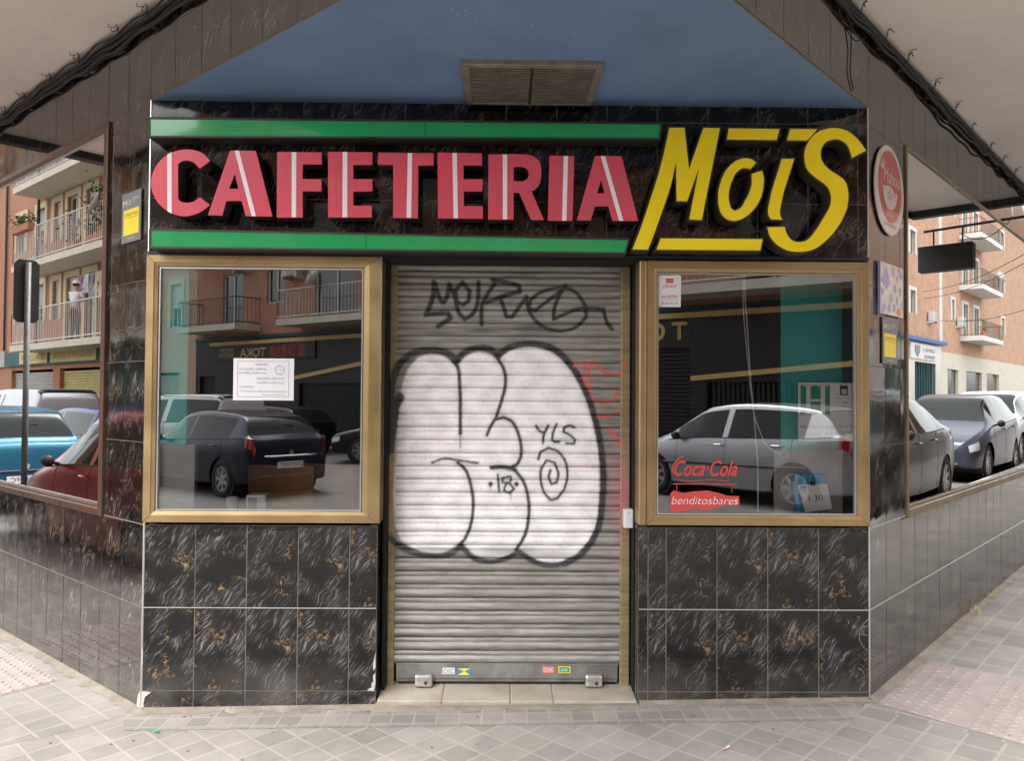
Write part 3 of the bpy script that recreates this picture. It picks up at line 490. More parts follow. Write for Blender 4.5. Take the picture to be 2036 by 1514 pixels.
# front: left panel + upper zone share the grid from the left corner, right lower panel counts from the right corner
door=(-.628,.655,-.3,2.152)
usl=[XL+T*k for k in range(0,15)]; usl=[u for u in usl if u<XR-.02]+[XR]
tiles(FRONT,usl,[v for v in vs if v<.9],[WL_,(-.628,XR+1,-.3,2.152)],'front_tiles',True)['label']='veined black tiles under the left window'
tiles(FRONT,usl,[v for v in vs if v>2.0],[WL_,(-.628,XR+1,-.3,2.152)],'front_tiles',False)['label']='veined black tiles around the sign letters'
usr=[XR-T*k for k in range(0,5)]+[.705,.655]; usr=usr[::-1]
tiles(FRONT,usr,[v for v in vs if v<.9],[WR_],'front_tiles',True)['label']='darker black tiles under the right window'
# street walls
vss=[-.6]+[TH*k for k in range(0,9)]; vss=[v for v in vss if v<ZS-.02]+[ZS]
SWL=(-3.9,-.468,.800,2.905); SWR=(.602,4.6,.792,2.868)
ul=[-T*k for k in range(0,60)][::-1]; ur=[T*k for k in range(0,72)]
tiles(LEFT,ul,vss,[SWL,(-9.6,-4.6,.8,2.9),(-14,-10.4,.8,2.9)],'side_tiles',True)
tiles(RIGHT,ur,vss,[SWR,(5.4,9.6,.8,2.87),(10.4,14.2,.8,2.87)],'side_tiles',True)
# fascia beams: street wall planes carried on over the chamfer
tiles(LEFT,[T*k for k in range(0,11)][:-1]+[2.6],[ZB-.0,TH*8-.0,ZS],[],'fascia_tiles',False)
tiles(RIGHT,[-2.358]+[-T*k for k in range(0,10)][::-1],[ZB-.0,TH*8-.0,ZS],[],'fascia_tiles',False)
# solid wall cores (just behind the tile faces)
core_=MB()
def core(F,rects,e0,e1):
    for (a,c,d,e) in rects: core_.fbox(F,a,c,d,e,e0,e1)
core(FRONT,[(XL+.02,-.628,-.4,WL_[2]),(XL+.02,XR-.02,WL_[3]+.02,ZB-.001),(XL+.02,WL_[0]+.04,WL_[2],WL_[3]+.02),(WL_[1]-.03,-.628,WL_[2],WL_[3]+.02),
 (.655,XR-.02,-.4,WR_[2]),(.655,.68,WR_[2],WR_[3]+.02),(XR-.05,XR-.02,WR_[2],WR_[3]+.02)],-.18,0)
def side_core(F,span,wins,top):
    lo,hi=span; cuts=sorted(wins); cur=lo
    for (a,c,d,e) in cuts:
        core_.fbox(F,cur,a,-.7,top,-.2,0); core_.fbox(F,a,c,-.7,d,-.2,0); core_.fbox(F,a,c,e,top,-.2,0); cur=c
    core_.fbox(F,cur,hi,-.7,top,-.2,0)
side_core(LEFT,(-15,-.28),[(-14,-10.4,.8,2.9),(-9.6,-4.6,.8,2.9),SWL],ZS-.001)
side_core(RIGHT,(.45,18),[SWR,(5.4,9.6,.8,2.87),(10.4,14.2,.8,2.87)],ZS-.001)
core_.fbox(LEFT,0,2.59,ZB+.002,ZS-.001,-.1,-.0005); core_.fbox(RIGHT,-2.35,0,ZB+.002,ZS-.001,-.1,-.0005)
core_.build('wall',M['ledge'],cafe)
# aluminium corner strips
cs_=MB()
for P,s in ((PL,-1),(PR,1)):
    cs_.tube([P+Vector((0,-.003,ground(P.x)-.02)),P+Vector((0,-.003,ZB))],.005,6)
cs_.tube([FRONT(XL,0,.006)+Zv*.403,FRONT(-.63,.403,.006)],.003,4); cs_.tube([FRONT(.66,.403,.006),FRONT(XR,.403,.006)],.003,4)
cs_.tube([LEFT(-7,.403,.005),LEFT(0,.403,.005)],.003,4); cs_.tube([RIGHT(0,.403,.005),RIGHT(8,.403,.005)],.003,4)
cs_.tube([LEFT(-.46,.806,.005),LEFT(0,.806,.005)],.003,4); cs_.tube([RIGHT(0,.806,.005),RIGHT(.6,.806,.005)],.003,4)
cs_.build('trim_strip',M['alu'],cafe)
# blue soffit over the chamfer
apex=Vector((.183,-1.717,0))
sf=MB(); ins=.012
sf.prism(FR((0,0,0),(1,0,0),(0,-1,0)),[(0,0)],0,0) if False else None
tri=[(XL,0.05),(apex.x,apex.y),(XR,0.05)]
n=len(sf.v); sf.v+=[(XL-.0,-.0,ZB),(apex.x,apex.y,ZB),(XR,0,ZB),(XL,0,ZB+.09),(apex.x,apex.y,ZB+.09),(XR,0,ZB+.09)]
for f in ((0,2,1),(3,4,5),(0,1,4,3),(1,2,5,4),(2,0,3,5)): sf.f.append(f); sf.uv.append(None); sf.mi.append(0)
sf.build('blue_soffit',M['blue'],cafe)
# cream street overhangs and the unseen storeys above, added to block sky light
OL,OR=1.0,1.09
def meet(p,d,q,e):
    den=d.x*e.y-d.y*e.x; t=((q.x-p.x)*e.y-(q.y-p.y)*e.x)/den; return p+d*t
oA=meet(PL-nL*OL,dL,PR-nR*OR,dR); iA=apex
oh=MB()
def slab(pts,z0,z1,mi=0):
    n=len(pts); b0=len(oh.v); oh.v+=[(p.x,p.y,z0) for p in pts]+[(p.x,p.y,z1) for p in pts]
    oh.f.append(tuple(range(b0+n-1,b0-1,-1))); oh.f.append(tuple(range(b0+n,b0+2*n)));oh.uv+=[None]*2;oh.mi+=[mi]*2
    for i in range(n):
        j=(i+1)%n; oh.f.append((b0+i,b0+j,b0+n+j,b0+n+i)); oh.uv.append(None); oh.mi.append(mi)
LF=PL+dL*2.68; RF=PR+dR*4.5
slab([oA,iA,LF,LF-nL*OL][::-1],ZS,ZS+.26); slab([oA,RF-nR*OR,RF,iA][::-1],ZS,ZS+.26)
oh.build('street_overhang',M['beige'],cafe)
eb=MB(); 
for F_,a_,c_,o_ in ((LEFT,-2.68,0,OL),(RIGHT,0,4.5,OR)): eb.fbox(F_,a_,c_,ZS-.06,ZS-.002,o_-.05,o_+.03)
eb.fbox(LEFT,-2.74,-2.64,ZS-.06,ZS-.002,.06,OL-.05); eb.fbox(RIGHT,4.46,4.56,ZS-.07,ZS-.002,.06,OR-.05)
p_,q_=LEFT(0,0,OL),RIGHT(0,0,OR); o2=oA
for p_ in (LEFT(0,0,OL),RIGHT(0,0,OR)):
    d_=(o2-Vector((p_.x,p_.y,0))).normalized(); n_=Vector((d_.y,-d_.x,0))*.03
    eb.hexa([(v.x,v.y,z) for z in (ZS-.07,ZS-.002) for v in (p_+n_,o2+n_,o2-n_,p_-n_)])
eb.build('edge_gutter',M['ledge'],cafe)
ub=MB()
def up(P_,z0,z1):
    n=len(P_); b0=len(ub.v); ub.v+=[(p.x,p.y,z0) for p in P_]+[(p.x,p.y,z1) for p in P_]
    ub.f+=[tuple(b0+i for i in range(n))[::-1],tuple(b0+n+i for i in range(n))]+[(b0+i,b0+(i+1)%n,b0+n+(i+1)%n,b0+n+i) for i in range(n)]
LM=PL+dL*15; RM=PR+dR*18
up([LM,iA,RM,RM+nR*9,LM+nL*9],ZS+.001,ZS+9)
up([LF-nL*(OL-.03)-dL*.03,oA+Vector((0,.05,0)),RF-nR*(OR-.03)-dR*.03,RF-nR*.01-dR*.03,iA+Vector((0,-.02,0)),LF-nL*.01-dL*.03],ZS+.262,ZS+9.05)
for f in ub.f:
    uv=[]
    for i in f:
        v=ub.v[i]; uv.append((v[0]+v[1],v[2]))
    ub.uv.append(uv); ub.mi.append(0)
M['brick']=brick_mat('red_brick',(.34,.13,.075),(.27,.095,.055),(.36,.30,.25))
M['brickor']=brick_mat('orange_brick',(.62,.34,.20),(.54,.28,.16),(.56,.42,.32))
ub.build('unseen_upper_storeys',M['brick'],cafe)
rb=MB()
for a,c in ((LM,LM+nL*9),(RM,RM+nR*9),(LM+nL*9,RM+nR*9)):
    rb.face([(a.x,a.y,-1),(c.x,c.y,-1),(c.x,c.y,ZS+.2),(a.x,a.y,ZS+.2)])
rb.build('rear_wall',M['inwall'],cafe)
# window frames
def win_frame(F,o,fw_,e0,e1,m,pm,name='window',lab=None,mull=(),glass_e=.0,lip=True):
    a,c,d,e=o; l,r,bt,tp=fw_
    fb=MB()
    def bev(u0,u1,v0,v1): fb.fbox(F,u0,u1,v0,v1,e0,e1)
    # mitred members: trapezoids with a bevelled inner lip
    ou=[(a,d),(c,d),(c,e),(a,e)]; inn=[(a+l,d+bt),(c-r,d+bt),(c-r,e-tp),(a+l,e-tp)]
    for i in range(4):
        j=(i+1)%4
        A,B,C_,D_=ou[i],ou[j],inn[j],inn[i]
        mid=lambda p,q,t:(p[0]+(q[0]-p[0])*t,p[1]+(q[1]-p[1])*t)
        prof=[(0.,e0),(0.,e1-.004),(.06,e1),(.62,e1),(.66,e1-.004),(.93,e1-.008),(.97,e1-.016),(1.,e1-.018),(1.,e0)]
        for (t0,z0),(t1,z1) in zip(prof,prof[1:]):
            p0,p1,p2,p3=mid(A,D_,t0),mid(B,C_,t0),mid(B,C_,t1),mid(A,D_,t1)
            fb.face([F(*p0,z0),F(*p1,z0),F(*p2,z1),F(*p3,z1)])
    if lip:
        mg=[]
        for i in range(4):
            A,D_=ou[i],inn[i]; mg.append(MB().tube([F(A[0],A[1],e1+.0002),F(A[0]+(D_[0]-A[0])*.62,A[1]+(D_[1]-A[1])*.62,e1+.0002)],.0011,4))
        mitre=mg
    for (u0,u1) in mull: fb.fbox(F,u0,u1,d+bt,e-tp,e0,e1-.004)
    fo=fb.build(name,m,cafe)
    if lab: fo['label']=lab
    if lip:
        for q_ in mitre: q_.build('mitre_joint',M['ledge'],fo)
        lb=MB(); q=.006
        for (u0,u1,v0,v1) in ((a+l,c-r,d+bt,d+bt+q),(a+l,c-r,e-tp-q,e-tp),(a+l,a+l+q,d+bt+q,e-tp-q),(c-r-q,c-r,d+bt+q,e-tp-q)):
            lb.fbox(F,u0,u1,v0,v1,e1-.03,e1-.014)
        lb.build('glazing_bead',M['alu'],fo,local=False)
    pb=MB(); pb.face([F(a+l,d+bt,glass_e),F(c-r,d+bt,glass_e),F(c-r,e-tp,glass_e),F(a+l,e-tp,glass_e)])
    pb.build('pane',pm,fo)
    return fo
win_frame(FRONT,WL_,(.060,.094,.058,.060),-.02,.026,M['brass'],M['paneF'],'window','left gold-framed shop window with a notice')
win_frame(FRONT,(.690,1.798,.818,2.127),(.056,.063,.053,.060),-.02,.026,M['brass'],M['paneF'],'window','right gold-framed shop window with red lettering')
win_frame(LEFT,SWL,(.05,.066,.058,.048),-.02,.022,M['bronze'],M['paneS'],'window','bronze-framed mirrored window on the left street wall')
win_frame(RIGHT,SWR,(.030,.05,.070,.016),-.02,.014,M['brass2'],M['paneS'],'window','mirrored window on the right street wall')
for F,o in ((LEFT,(-9.6,-4.6,.8,2.9)),(LEFT,(-14,-10.4,.8,2.9)),(RIGHT,(5.4,9.6,.8,2.87)),(RIGHT,(10.4,14.2,.8,2.87))):
    win_frame(F,o,(.05,.05,.058,.048),-.02,.022,M['bronze'],M['paneS'],lip=False)
# door recess: jambs, posts, lintel, threshold
for (u,du) in ((-.628,.004),(.655,-.004)):
    jb=MB()
    jb.face([FRONT(u+du,-.09,.0),FRONT(u+du,-.05,-.165),FRONT(u+du,.815,-.165),FRONT(u+du,.815,0)],[(0,5),(.165,5),(.165,5.9),(0,5.9)])
    jb.build('jamb_tiles',M['tile'],cafe)
MB().fbox(FRONT,.652,.690,.818,2.127,-.12,.034).build('door_post',M['brass'],cafe,bevel=.008); MB().fbox(FRONT,-.645,-.616,.82,2.134,-.14,.006).build('door_post',M['brass'],cafe,bevel=.008)
pd=MB(); pd.fbox(FRONT,-.616,-.600,-.05,2.14,-.17,-.09); pd.fbox(FRONT,.645,.652,-.05,2.14,-.17,-.08)
pd.fbox(FRONT,-.628,.655,2.12,2.16,-.19,.0); pd.build('recess_shade_fill',M['darkgap'],cafe)  # near-black fill in place of the shade in the recess gaps
lt=MB(); lt.fbox(FRONT,XL+.003,XR-.003,2.1345,2.150,.005,.02); lt.build('lintel_ledge',M['ledge'],cafe)
th=MB()
xs=[-.622,-.305,.03,.24,.652]
for a,c in zip(xs,xs[1:]):
    th.hexa([(a+.0015,-.022,-.12),(c-.0015,-.022,-.12),(c-.0015,.2,-.12),(a+.0015,.2,-.12),(a+.0015,-.022,-.040),(c-.0015,-.022,-.040),(c-.0015,.2,-.022),(a+.0015,.2,-.022)])
th.build('threshold',M['marble'],cafe,bevel=.006)
tj=MB(); tj.hexa([(-.62,-.018,-.12),(.65,-.018,-.12),(.65,.2,-.12),(-.62,.2,-.12),(-.62,-.018,-.043),(.65,-.018,-.043),(.65,.2,-.025),(-.62,.2,-.025)]); tj.build('threshold_joint',M['cement'],cafe)
# ---- roller shutter with sprayed paint held in a colour attribute (paint on the slats, not light)
def seg_dist(px,pz,path):
    d=np.full(px.shape,9.)
    for (x0,z0),(x1,z1) in zip(path,path[1:]):
        dx,dz=x1-x0,z1-z0; L2=dx*dx+dz*dz+1e-12
        t=np.clip(((px-x0)*dx+(pz-z0)*dz)/L2,0,1); d=np.minimum(d,np.hypot(px-x0-t*dx,pz-z0-t*dz))
    return d
def inside(px,pz,poly):
    c=np.zeros(px.shape,bool)
    for i in range(len(poly)):
        x0,z0=poly[i-1]; x1,z1=poly[i]
        if z0==z1: continue
        m=((z0>pz)!=(z1>pz))&(px<(x1-x0)*(pz-z0)/(z1-z0)+x0); c^=m
    return c
def paint(px,pz):
    n=len(px); rgb=np.zeros((n,3)); a=np.zeros(n)
    rng=np.random.RandomState(3)
    def over(col,al):
        nonlocal rgb,a
        na=al+a*(1-al); k=np.where(na>1e-6,al/np.maximum(na,1e-6),0)[:,None]
        rgb=np.array(col)*k+rgb*(1-k); a=na
    def blob(x,z,rx,rz,col,s): over(col,s*np.exp(-((px-x)/rx)**2-((pz-z)/rz)**2))
    # old pink spray under and beside the white
    blob(.60,.95,.06,.22,(.5,.14,.2),.6)
    w=inside(px,pz,WHITE); d=seg_dist(px,pz,WHITE+[WHITE[0]])
    sd=np.where(w,d,-d); al=np.clip(sd/.012+.5,0,1); al=al*(.90+.08*np.sin(px*37+np.sin(pz*23)*2))
    al*=np.clip(.55+np.abs(px+.56)/.12,0,1)
    over((.86,.84,.86),al)
    for (x,z,rx,rz,s) in ((-.31,.72,.08,.02,.12),(.25,1.0,.16,.02,.10),(.02,1.12,.07,.02,.10),(-.33,1.18,.03,.2,.10),(.42,1.09,.12,.012,.30),(.2,1.14,.1,.012,.2),(-.05,1.62,.09,.02,.12),(-.36,1.66,.06,.02,.15)): blob(x,z,rx,rz,(.75,.3,.4),s)
    for (x,z,rx,rz,s) in ((-.1,.74,.12,.015,.22),(.35,.9,.15,.012,.22),(.2,.75,.2,.012,.15),(-.28,1.5,.12,.012,.15),(.3,1.6,.15,.01,.15),(-.45,1.1,.06,.25,.18)): blob(x,z,rx,rz,(.4,.38,.38),s)
    for (x,z,rx,rz,s) in ((-.0,.655,.16,.02,.55),(.2,.64,.25,.03,.4),(-.33,.655,.15,.02,.55),(.12,1.80,.13,.022,.7),(-.14,1.785,.1,.014,.7),(-.36,1.775,.08,.012,.55)): blob(x,z,rx,rz,(.03,.03,.03),s)
    for path,w_ in BLACK+[([(-.592,1.17),(-.584,1.27),(-.566,1.40),(-.545,1.44)],.022)]:
        bx=[p[0] for p in path]; bz=[p[1] for p in path]
        m=(px>min(bx)-.08)&(px<max(bx)+.08)&(pz>min(bz)-.08)&(pz<max(bz)+.08)
        al=np.zeros(n)
        if m.any():
            d=seg_dist(px[m],pz[m],path); jit=(rng.rand(m.sum())-.5)*.003; sft=.0045+w_*.22
            al[m]=np.clip((w_+jit-d)/sft+.5,0,1)*.95+.12*np.exp(-(np.maximum(d-w_,0)/.012)**2)*(d>w_)
        over((.018,.018,.02),np.clip(al,0,.96))
    for grp,col,op in ((TAG,(.012,.012,.014),1.0),(REDP,(.62,.09,.08),.85)):
        for path,w_ in grp:
            bx=[p[0] for p in path]; bz=[p[1] for p in path]
            m=(px>min(bx)-.06)&(px<max(bx)+.06)&(pz>min(bz)-.06)&(pz<max(bz)+.06)
            al=np.zeros(n)
            if m.any():
                d=seg_dist(px[m],pz[m],path); al[m]=np.clip((w_-d)/(.004+w_*.3)+.5,0,1)*op+.08*np.exp(-(np.maximum(d-w_,0)/.010)**2)*(d>w_)
            over(col,np.clip(al,0,.97))
    return rgb,a
def painted_grid(name,xs,zs,prof,mt,parent,extra=None):
    nx,nz=len(xs),len(zs); X,Z=np.meshgrid(xs,zs)
    Y=prof(X,Z); co=np.stack([X,Y,Z],-1).reshape(-1,3)
    idx=np.arange(nx*nz).reshape(nz,nx); f=np.stack([idx[:-1,:-1],idx[:-1,1:],idx[1:,1:],idx[1:,:-1]],-1).reshape(-1,4)
    me=bpy.data.meshes.new(name); me.vertices.add(len(co)); me.vertices.foreach_set('co',co.ravel())
    me.loops.add(f.size); me.loops.foreach_set('vertex_index',f.ravel().astype(np.int32)); me.polygons.add(len(f))
    me.polygons.foreach_set('loop_start',np.arange(0,f.size,4,dtype=np.int32)); me.polygons.foreach_set('loop_total',np.full(len(f),4,dtype=np.int32))
    me.update(calc_edges=True)
    rgb,a=paint(X.ravel(),Z.ravel()); ca=me.color_attributes.new('paint','FLOAT_COLOR','POINT')
    ca.data.foreach_set('color',np.concatenate([rgb,a[:,None]],1).astype(np.float32).ravel())
    me.materials.append(mt); me.polygons.foreach_set('use_smooth',np.ones(len(f),bool))
    o=bpy.data.objects.new(name,me); COL.objects.link(o); attach(o,parent); return o
PER=.0672; SH0=.078
def slatprof(X,Z):
    s=((Z-SH0)%PER)/PER
    y=.160-.0115*np.sin(np.pi*np.clip((s-.06)/.56,0,1))**.75-.0045*np.sin(np.pi*np.clip((s-.66)/.30,0,1))**.6
    y=y+np.where((s<.05),.010*(1-s/.05),0)+np.where(s>.965,.010*(s-.965)/.035,0)
    y=y+.0012*np.sin(X*23+Z*5)+.001*np.sin(X*61+np.floor((Z-SH0)/PER)*2.3)
    return y
shut=thing('roller_shutter',(0,.16,-.03),'closed grey roller shutter sprayed with white and black graffiti in the cafe doorway','shutter')
zs=[]; z=SH0
while z<2.145:
    for s in (0,.03,.05,.08,.13,.19,.26,.34,.42,.5,.56,.62,.64,.67,.72,.80,.88,.94,.965,.985): zs.append(z+s*PER)
    z+=PER
zs=np.array([q for q in zs if q<2.15]); xs_=np.linspace(-.562,.588,330)
painted_grid('slats',xs_,zs,slatprof,M['shutter'],shut)
for nm,x0,x1 in (('guide_rail',-.600,-.562),('guide_rail',.588,.640)):
    painted_grid(nm,np.linspace(x0,x1,14),np.linspace(-.028,2.14,520),lambda X,Z,x0=x0,x1=x1:.142+.014*(np.abs((X-(x0+x1)/2)/(x1-x0)*2)>.86),M['shutter_guide'] if 'shutter_guide' in M else M['shutter'],shut)
br=MB(); br.fbox(FRONT,-.552,.58,.006,.076,-.168,-.150); br.fbox(FRONT,-.552,.58,-.012,.006,-.172,-.158); br.fbox(FRONT,-.555,.585,.0755,.083,-.165,-.147)
br.build('bottom_rail',M['shutter_plain'],shut,bevel=.003)
rubber=MB(); rubber.fbox(FRONT,-.54,.57,-.024,-.012,-.17,-.16); rubber.build('rubber_seal',M['black'],shut)
# things on the shutter
def lock(u0,u1,lab):
    t=thing('shutter_lock',FRONT(u0,-.03,-.14),lab,'lock','locks at the foot of the shutter')
    b=MB(); b.fbox(FRONT,u0,u1,-.024,.040,-.15,-.105); b.build('lock_body',M['steel'],t,bevel=.012)
    k=MB(); k.lathe(FRONT((u0+u1)/2+.012,.0,-.105),FRONT.N,[(0,.009),(.004,.009),(.004,.005)],12); k.build('keyhole',M['bronze'],t)
lock(-.452,-.362,'steel lock block at the foot of the shutter, near the grey and blue stickers')
lock(.410,.498,'steel lock block at the foot of the shutter, near the pink and green stickers')
def sticker(name,F,u0,u1,v0,v1,e,m,lab,cat='sticker',group=None,marks=None,corner=0):
    b=MB(); b.fbox(F,u0,u1,v0,v1,e-.0008,e); o=b.build(name,m); tag(o,lab,cat,group)
    for k in (marks or []): 
        q=MB(); n2,(a,c,d,f),mm=k; q.fbox(F,a,c,d,f,e,e+.0008); q.build(n2,mm,o)
    return o
ee=-.147
s1=sticker('sticker',FRONT,-.315,-.252,.030,.062,ee,M['paper'],'small pale grey sticker on the shutter bottom rail','sticker','stickers on the shutter rail')
text_mesh('lettering','OIC',FRONT,-.310,.034,ee+.001,.022,M['greyink'],s1,width=.052)
s2=sticker('sticker',FRONT,-.236,-.172,.026,.059,ee,M['bluecard'],'blue and yellow sticker on the shutter bottom rail','sticker','stickers on the shutter rail')
q=MB()
for a in ([(-.236,.026),(-.172,.026),(-.204,.044)],[(-.236,.059),(-.204,.044),(-.172,.059)]): q.face([FRONT(x,z,ee+.001) for x,z in a])
q.build('print',M['yellowvinyl'],s2)
s3=sticker('sticker',FRONT,.196,.256,.036,.070,ee,M['pinkpr'],'pink checked sticker on the shutter bottom rail','sticker','stickers on the shutter rail')
text_mesh('lettering','DSK',FRONT,.202,.043,ee+.001,.02,M['paper'],s3,width=.048)
s4=sticker('sticker',FRONT,.276,.338,.036,.071,ee,M['yellowvinyl'],'green sticker with a yellow edge on the shutter bottom rail','sticker','stickers on the shutter rail')
q=MB(); q.fbox(FRONT,.281,.333,.040,.066,ee,ee+.0008); q.build('print',M['greenpr'],s4)
text_mesh('lettering','JMR',FRONT,.287,.045,ee+.0018,.015,M['paper'],s4,width=.038)
ab=thing('alarm_box',FRONT(.62,.78,-.1),'small white contact box on the gold door post','box')
b=MB(); b.fbox(FRONT,.600,.648,.785,.880,-.142,-.085); b.build('housing',M['whiteplastic'],ab,bevel=.006)
b=MB(); b.lathe(FRONT(.624,.865,-.085),FRONT.N,[(0,.004),(.002,.003)],8); b.build('screw',M['steel'],ab)
# damage on the tiles
def patch(F,pts,e=.0072):
    dm=MB(); dm.prism(F,pts,e-.004,e); dm.build('plaster_patch',M['plaster'],cafe)
patch(FRONT,[(-.637,.16),(-.632,.19),(-.630,.115),(-.640,.10),(-.643,.13)])
patch(FRONT,[(-.631,.09),(-.631,.03),(-.637,.0),(-.670,.003),(-.660,.014),(-.650,.014),(-.648,.040),(-.640,.045),(-.642,.075)])
patch(FRONT,[(XL+.001,-.12),(XL+.016,-.115),(XL+.012,-.06),(XL+.02,-.03),(XL+.05,-.008),(XL+.001,-.004)])
patch(LEFT,[(-.001,-.14),(-.001,-.002),(-.025,-.03),(-.045,-.12),(-.04,-.15)])
patch(FRONT,[(XL+.001,.10),(XL+.005,.12),(XL+.006,.19),(XL+.001,.21)])
ck=MB()
for pts in ([(1.801,.363),(1.775,.34),(1.757,.313),(1.749,.284),(1.752,.255),(1.769,.225),(1.799,.195)],[(1.757,.313),(1.775,.322),(1.80,.328)],[(1.757,.31),(1.77,.298),(1.773,.285),(1.8,.275)],[(1.750,.288),(1.775,.280)]):
    ck.tube([FRONT(x,z,.005) for x,z in pts],.0016,4)
ck.build('crack',M['grout'],cafe)
# ------------------------------------------------------------------ signs over the door
sg=thing('red_letter_sign',(-.45,-.02,2.3),'row of red raised letters with white stripes reading CAFETERIA','sign')
F=FRONT
for ch,loops,st in RED:
    L=outline_mesh('letter',loops,F,.114,.120,M['red'],sg,bevel=0)
    outline_mesh('letter_side',loops,F,.028,.1138,M['boxdark'],L)
    b=MB(); b.prism(F,st,.1202,.1212); b.build('stripe',M['white_ac'],L)
yg=thing('yellow_letter_sign',(1.2,-.02,2.2),'large slanted yellow letters and bars with dark edges reading MoiS','sign')
for ch,loops in YEL:
    L=outline_mesh('letter' if len(ch)==1 else 'sign_bar',loops,F,.116,.121,M['yellow'],yg)
    outline_mesh('letter_side' if len(ch)==1 else 'bar_side',loops,F,.022,.1162,M['boxdark'],L,offset=.0075)
def gbar(pts,split,lab):
    t=thing('green_sign_bar',F((pts[0][0]+pts[1][0])/2,pts[0][1],.02),lab,'sign bar','green bars of the cafe sign')
    (a,b_,c,d)=pts  # tl,tr,br,bl
    def at(x,top): 
        (x0,z0),(x1,z1)=(a,b_) if top else (d,c); return (x,z0+(z1-z0)*(x-x0)/(x1-x0))
    g=.0012
    b=MB(); b.prism(F,[d,at(split-g,0),at(split-g,1),a],.110,.115); b.build('face_panel',M['green'],t)
    b=MB(); b.prism(F,[at(split+g,0),c,b_,at(split+g,1)],.110,.115); b.build('face_panel',M['green'],t)
    e=.009; ex=[(d[0]-e,d[1]-e),(c[0]+e*.8,c[1]-e),(b_[0]+e,b_[1]+e),(a[0]-e,a[1]+e)]
    b=MB(); b.prism(F,ex,.012,.108)
    inn=[(a[0],a[1]),(b_[0],b_[1]),(c[0],c[1]),(d[0],d[1])]; o4=[ex[3],ex[2],ex[1],ex[0]]
    for i in range(4):
        j=(i+1)%4; b.face([F(*o4[i],.108),F(*o4[j],.108),F(*o4[j],.118),F(*o4[i],.118)]); b.face([F(*o4[i],.118),F(*o4[j],.118),F(*inn[j],.118),F(*inn[i],.118)]); b.face([F(*inn[i],.118),F(*inn[j],.118),F(*inn[j],.108),F(*inn[i],.108)])
    b.build('casing',M['boxdark'],t)
gbar([(-1.723,2.772),(.738,2.772),(.730,2.705),(-1.721,2.691)],-.40,'long green sign bar above the red letters')
gbar([(-1.711,2.233),(.583,2.207),(.566,2.146),(-1.710,2.156)],-.68,'long green sign bar below the red letters')
# vent in the blue soffit
vt=thing('ceiling_vent',(.1,-.27,ZB),'rectangular slatted metal vent in the blue ceiling above the sign','vent')
x0,x1,y0,y1=-.207,.412,-.513,-.045; z=ZB-.022
M['ventm']=mat('grimy_vent_metal',(.34,.29,.24),.5,metal=.4,noise=.35,nscale=14)
b=MB(); q=.032
for (a,c,d,e) in ((x0,x1,y0,y0+q),(x0,x1,y1-q*.6,y1),(x0,x0+q,y0+q,y1-q*.6),(x1-q,x1,y0+q,y1-q*.6)): b.box((a,d,z),(c,e,ZB+.002))
b.build('vent_frame',M['ventm'],vt,bevel=.003)
b=MB(); n=20
for i in range(n):
    y=y0+q+(y1-y0-1.6*q)*(i+.5)/n; b.box((x0+q,y-.0038,z+.003),(x1-q,y+.0038,z+.006))
b.build('slats',M['ventm'],vt)
b=MB(); b.box(((x0+x1)/2-.006,y0+q,z+.001),((x0+x1)/2+.006,y1-q*.6,z+.005)); b.build('centre_bar',M['bronze'],vt)
b=MB(); b.box((x0+q*.5,y0+q*.5,ZB-.003),(x1-q*.5,y1-q*.4,ZB-.0015)); b.build('duct_shade_sheet',M['darkgap'],vt)  # near-black sheet stands for the shade behind the slats
# paint specks on the blue ceiling
b=MB(); random.seed(5)
for (px_,py_) in ((-.22,-.95),(-.17,-.94),(-.13,-.86),(.09,-.84),(.22,-.8),(.26,-.76),(.25,-.78),(.9,-.35),(-.2,-.91)):
    r=random.uniform(.0022,.0045); b.face([(px_+r*math.cos(a*1.05),py_+r*.8*math.sin(a*1.05),ZB-.001) for a in range(6)])
for k in range(26):
    x=random.uniform(-1.2,1.4); y=-random.uniform(.1,1.2)
    r=random.uniform(.0008,.002); b.face([(x+r*math.cos(a*1.05),y+r*math.sin(a*1.05),ZB-.001) for a in range(6)])
b.build('paint_specks',M['paper'],cafe)
b=MB(); b.face([(XL,-.0,ZB-.0012),(apex.x,apex.y,ZB-.0012),(apex.x,apex.y+.012,ZB-.0012),(XL+.012,-.0,ZB-.0012)]); b.face([(XR,0,ZB-.0012),(XR-.012,0,ZB-.0012),(apex.x,apex.y+.012,ZB-.0012),(apex.x,apex.y,ZB-.0012)])
b.build('grout_line',M['grout'],cafe)

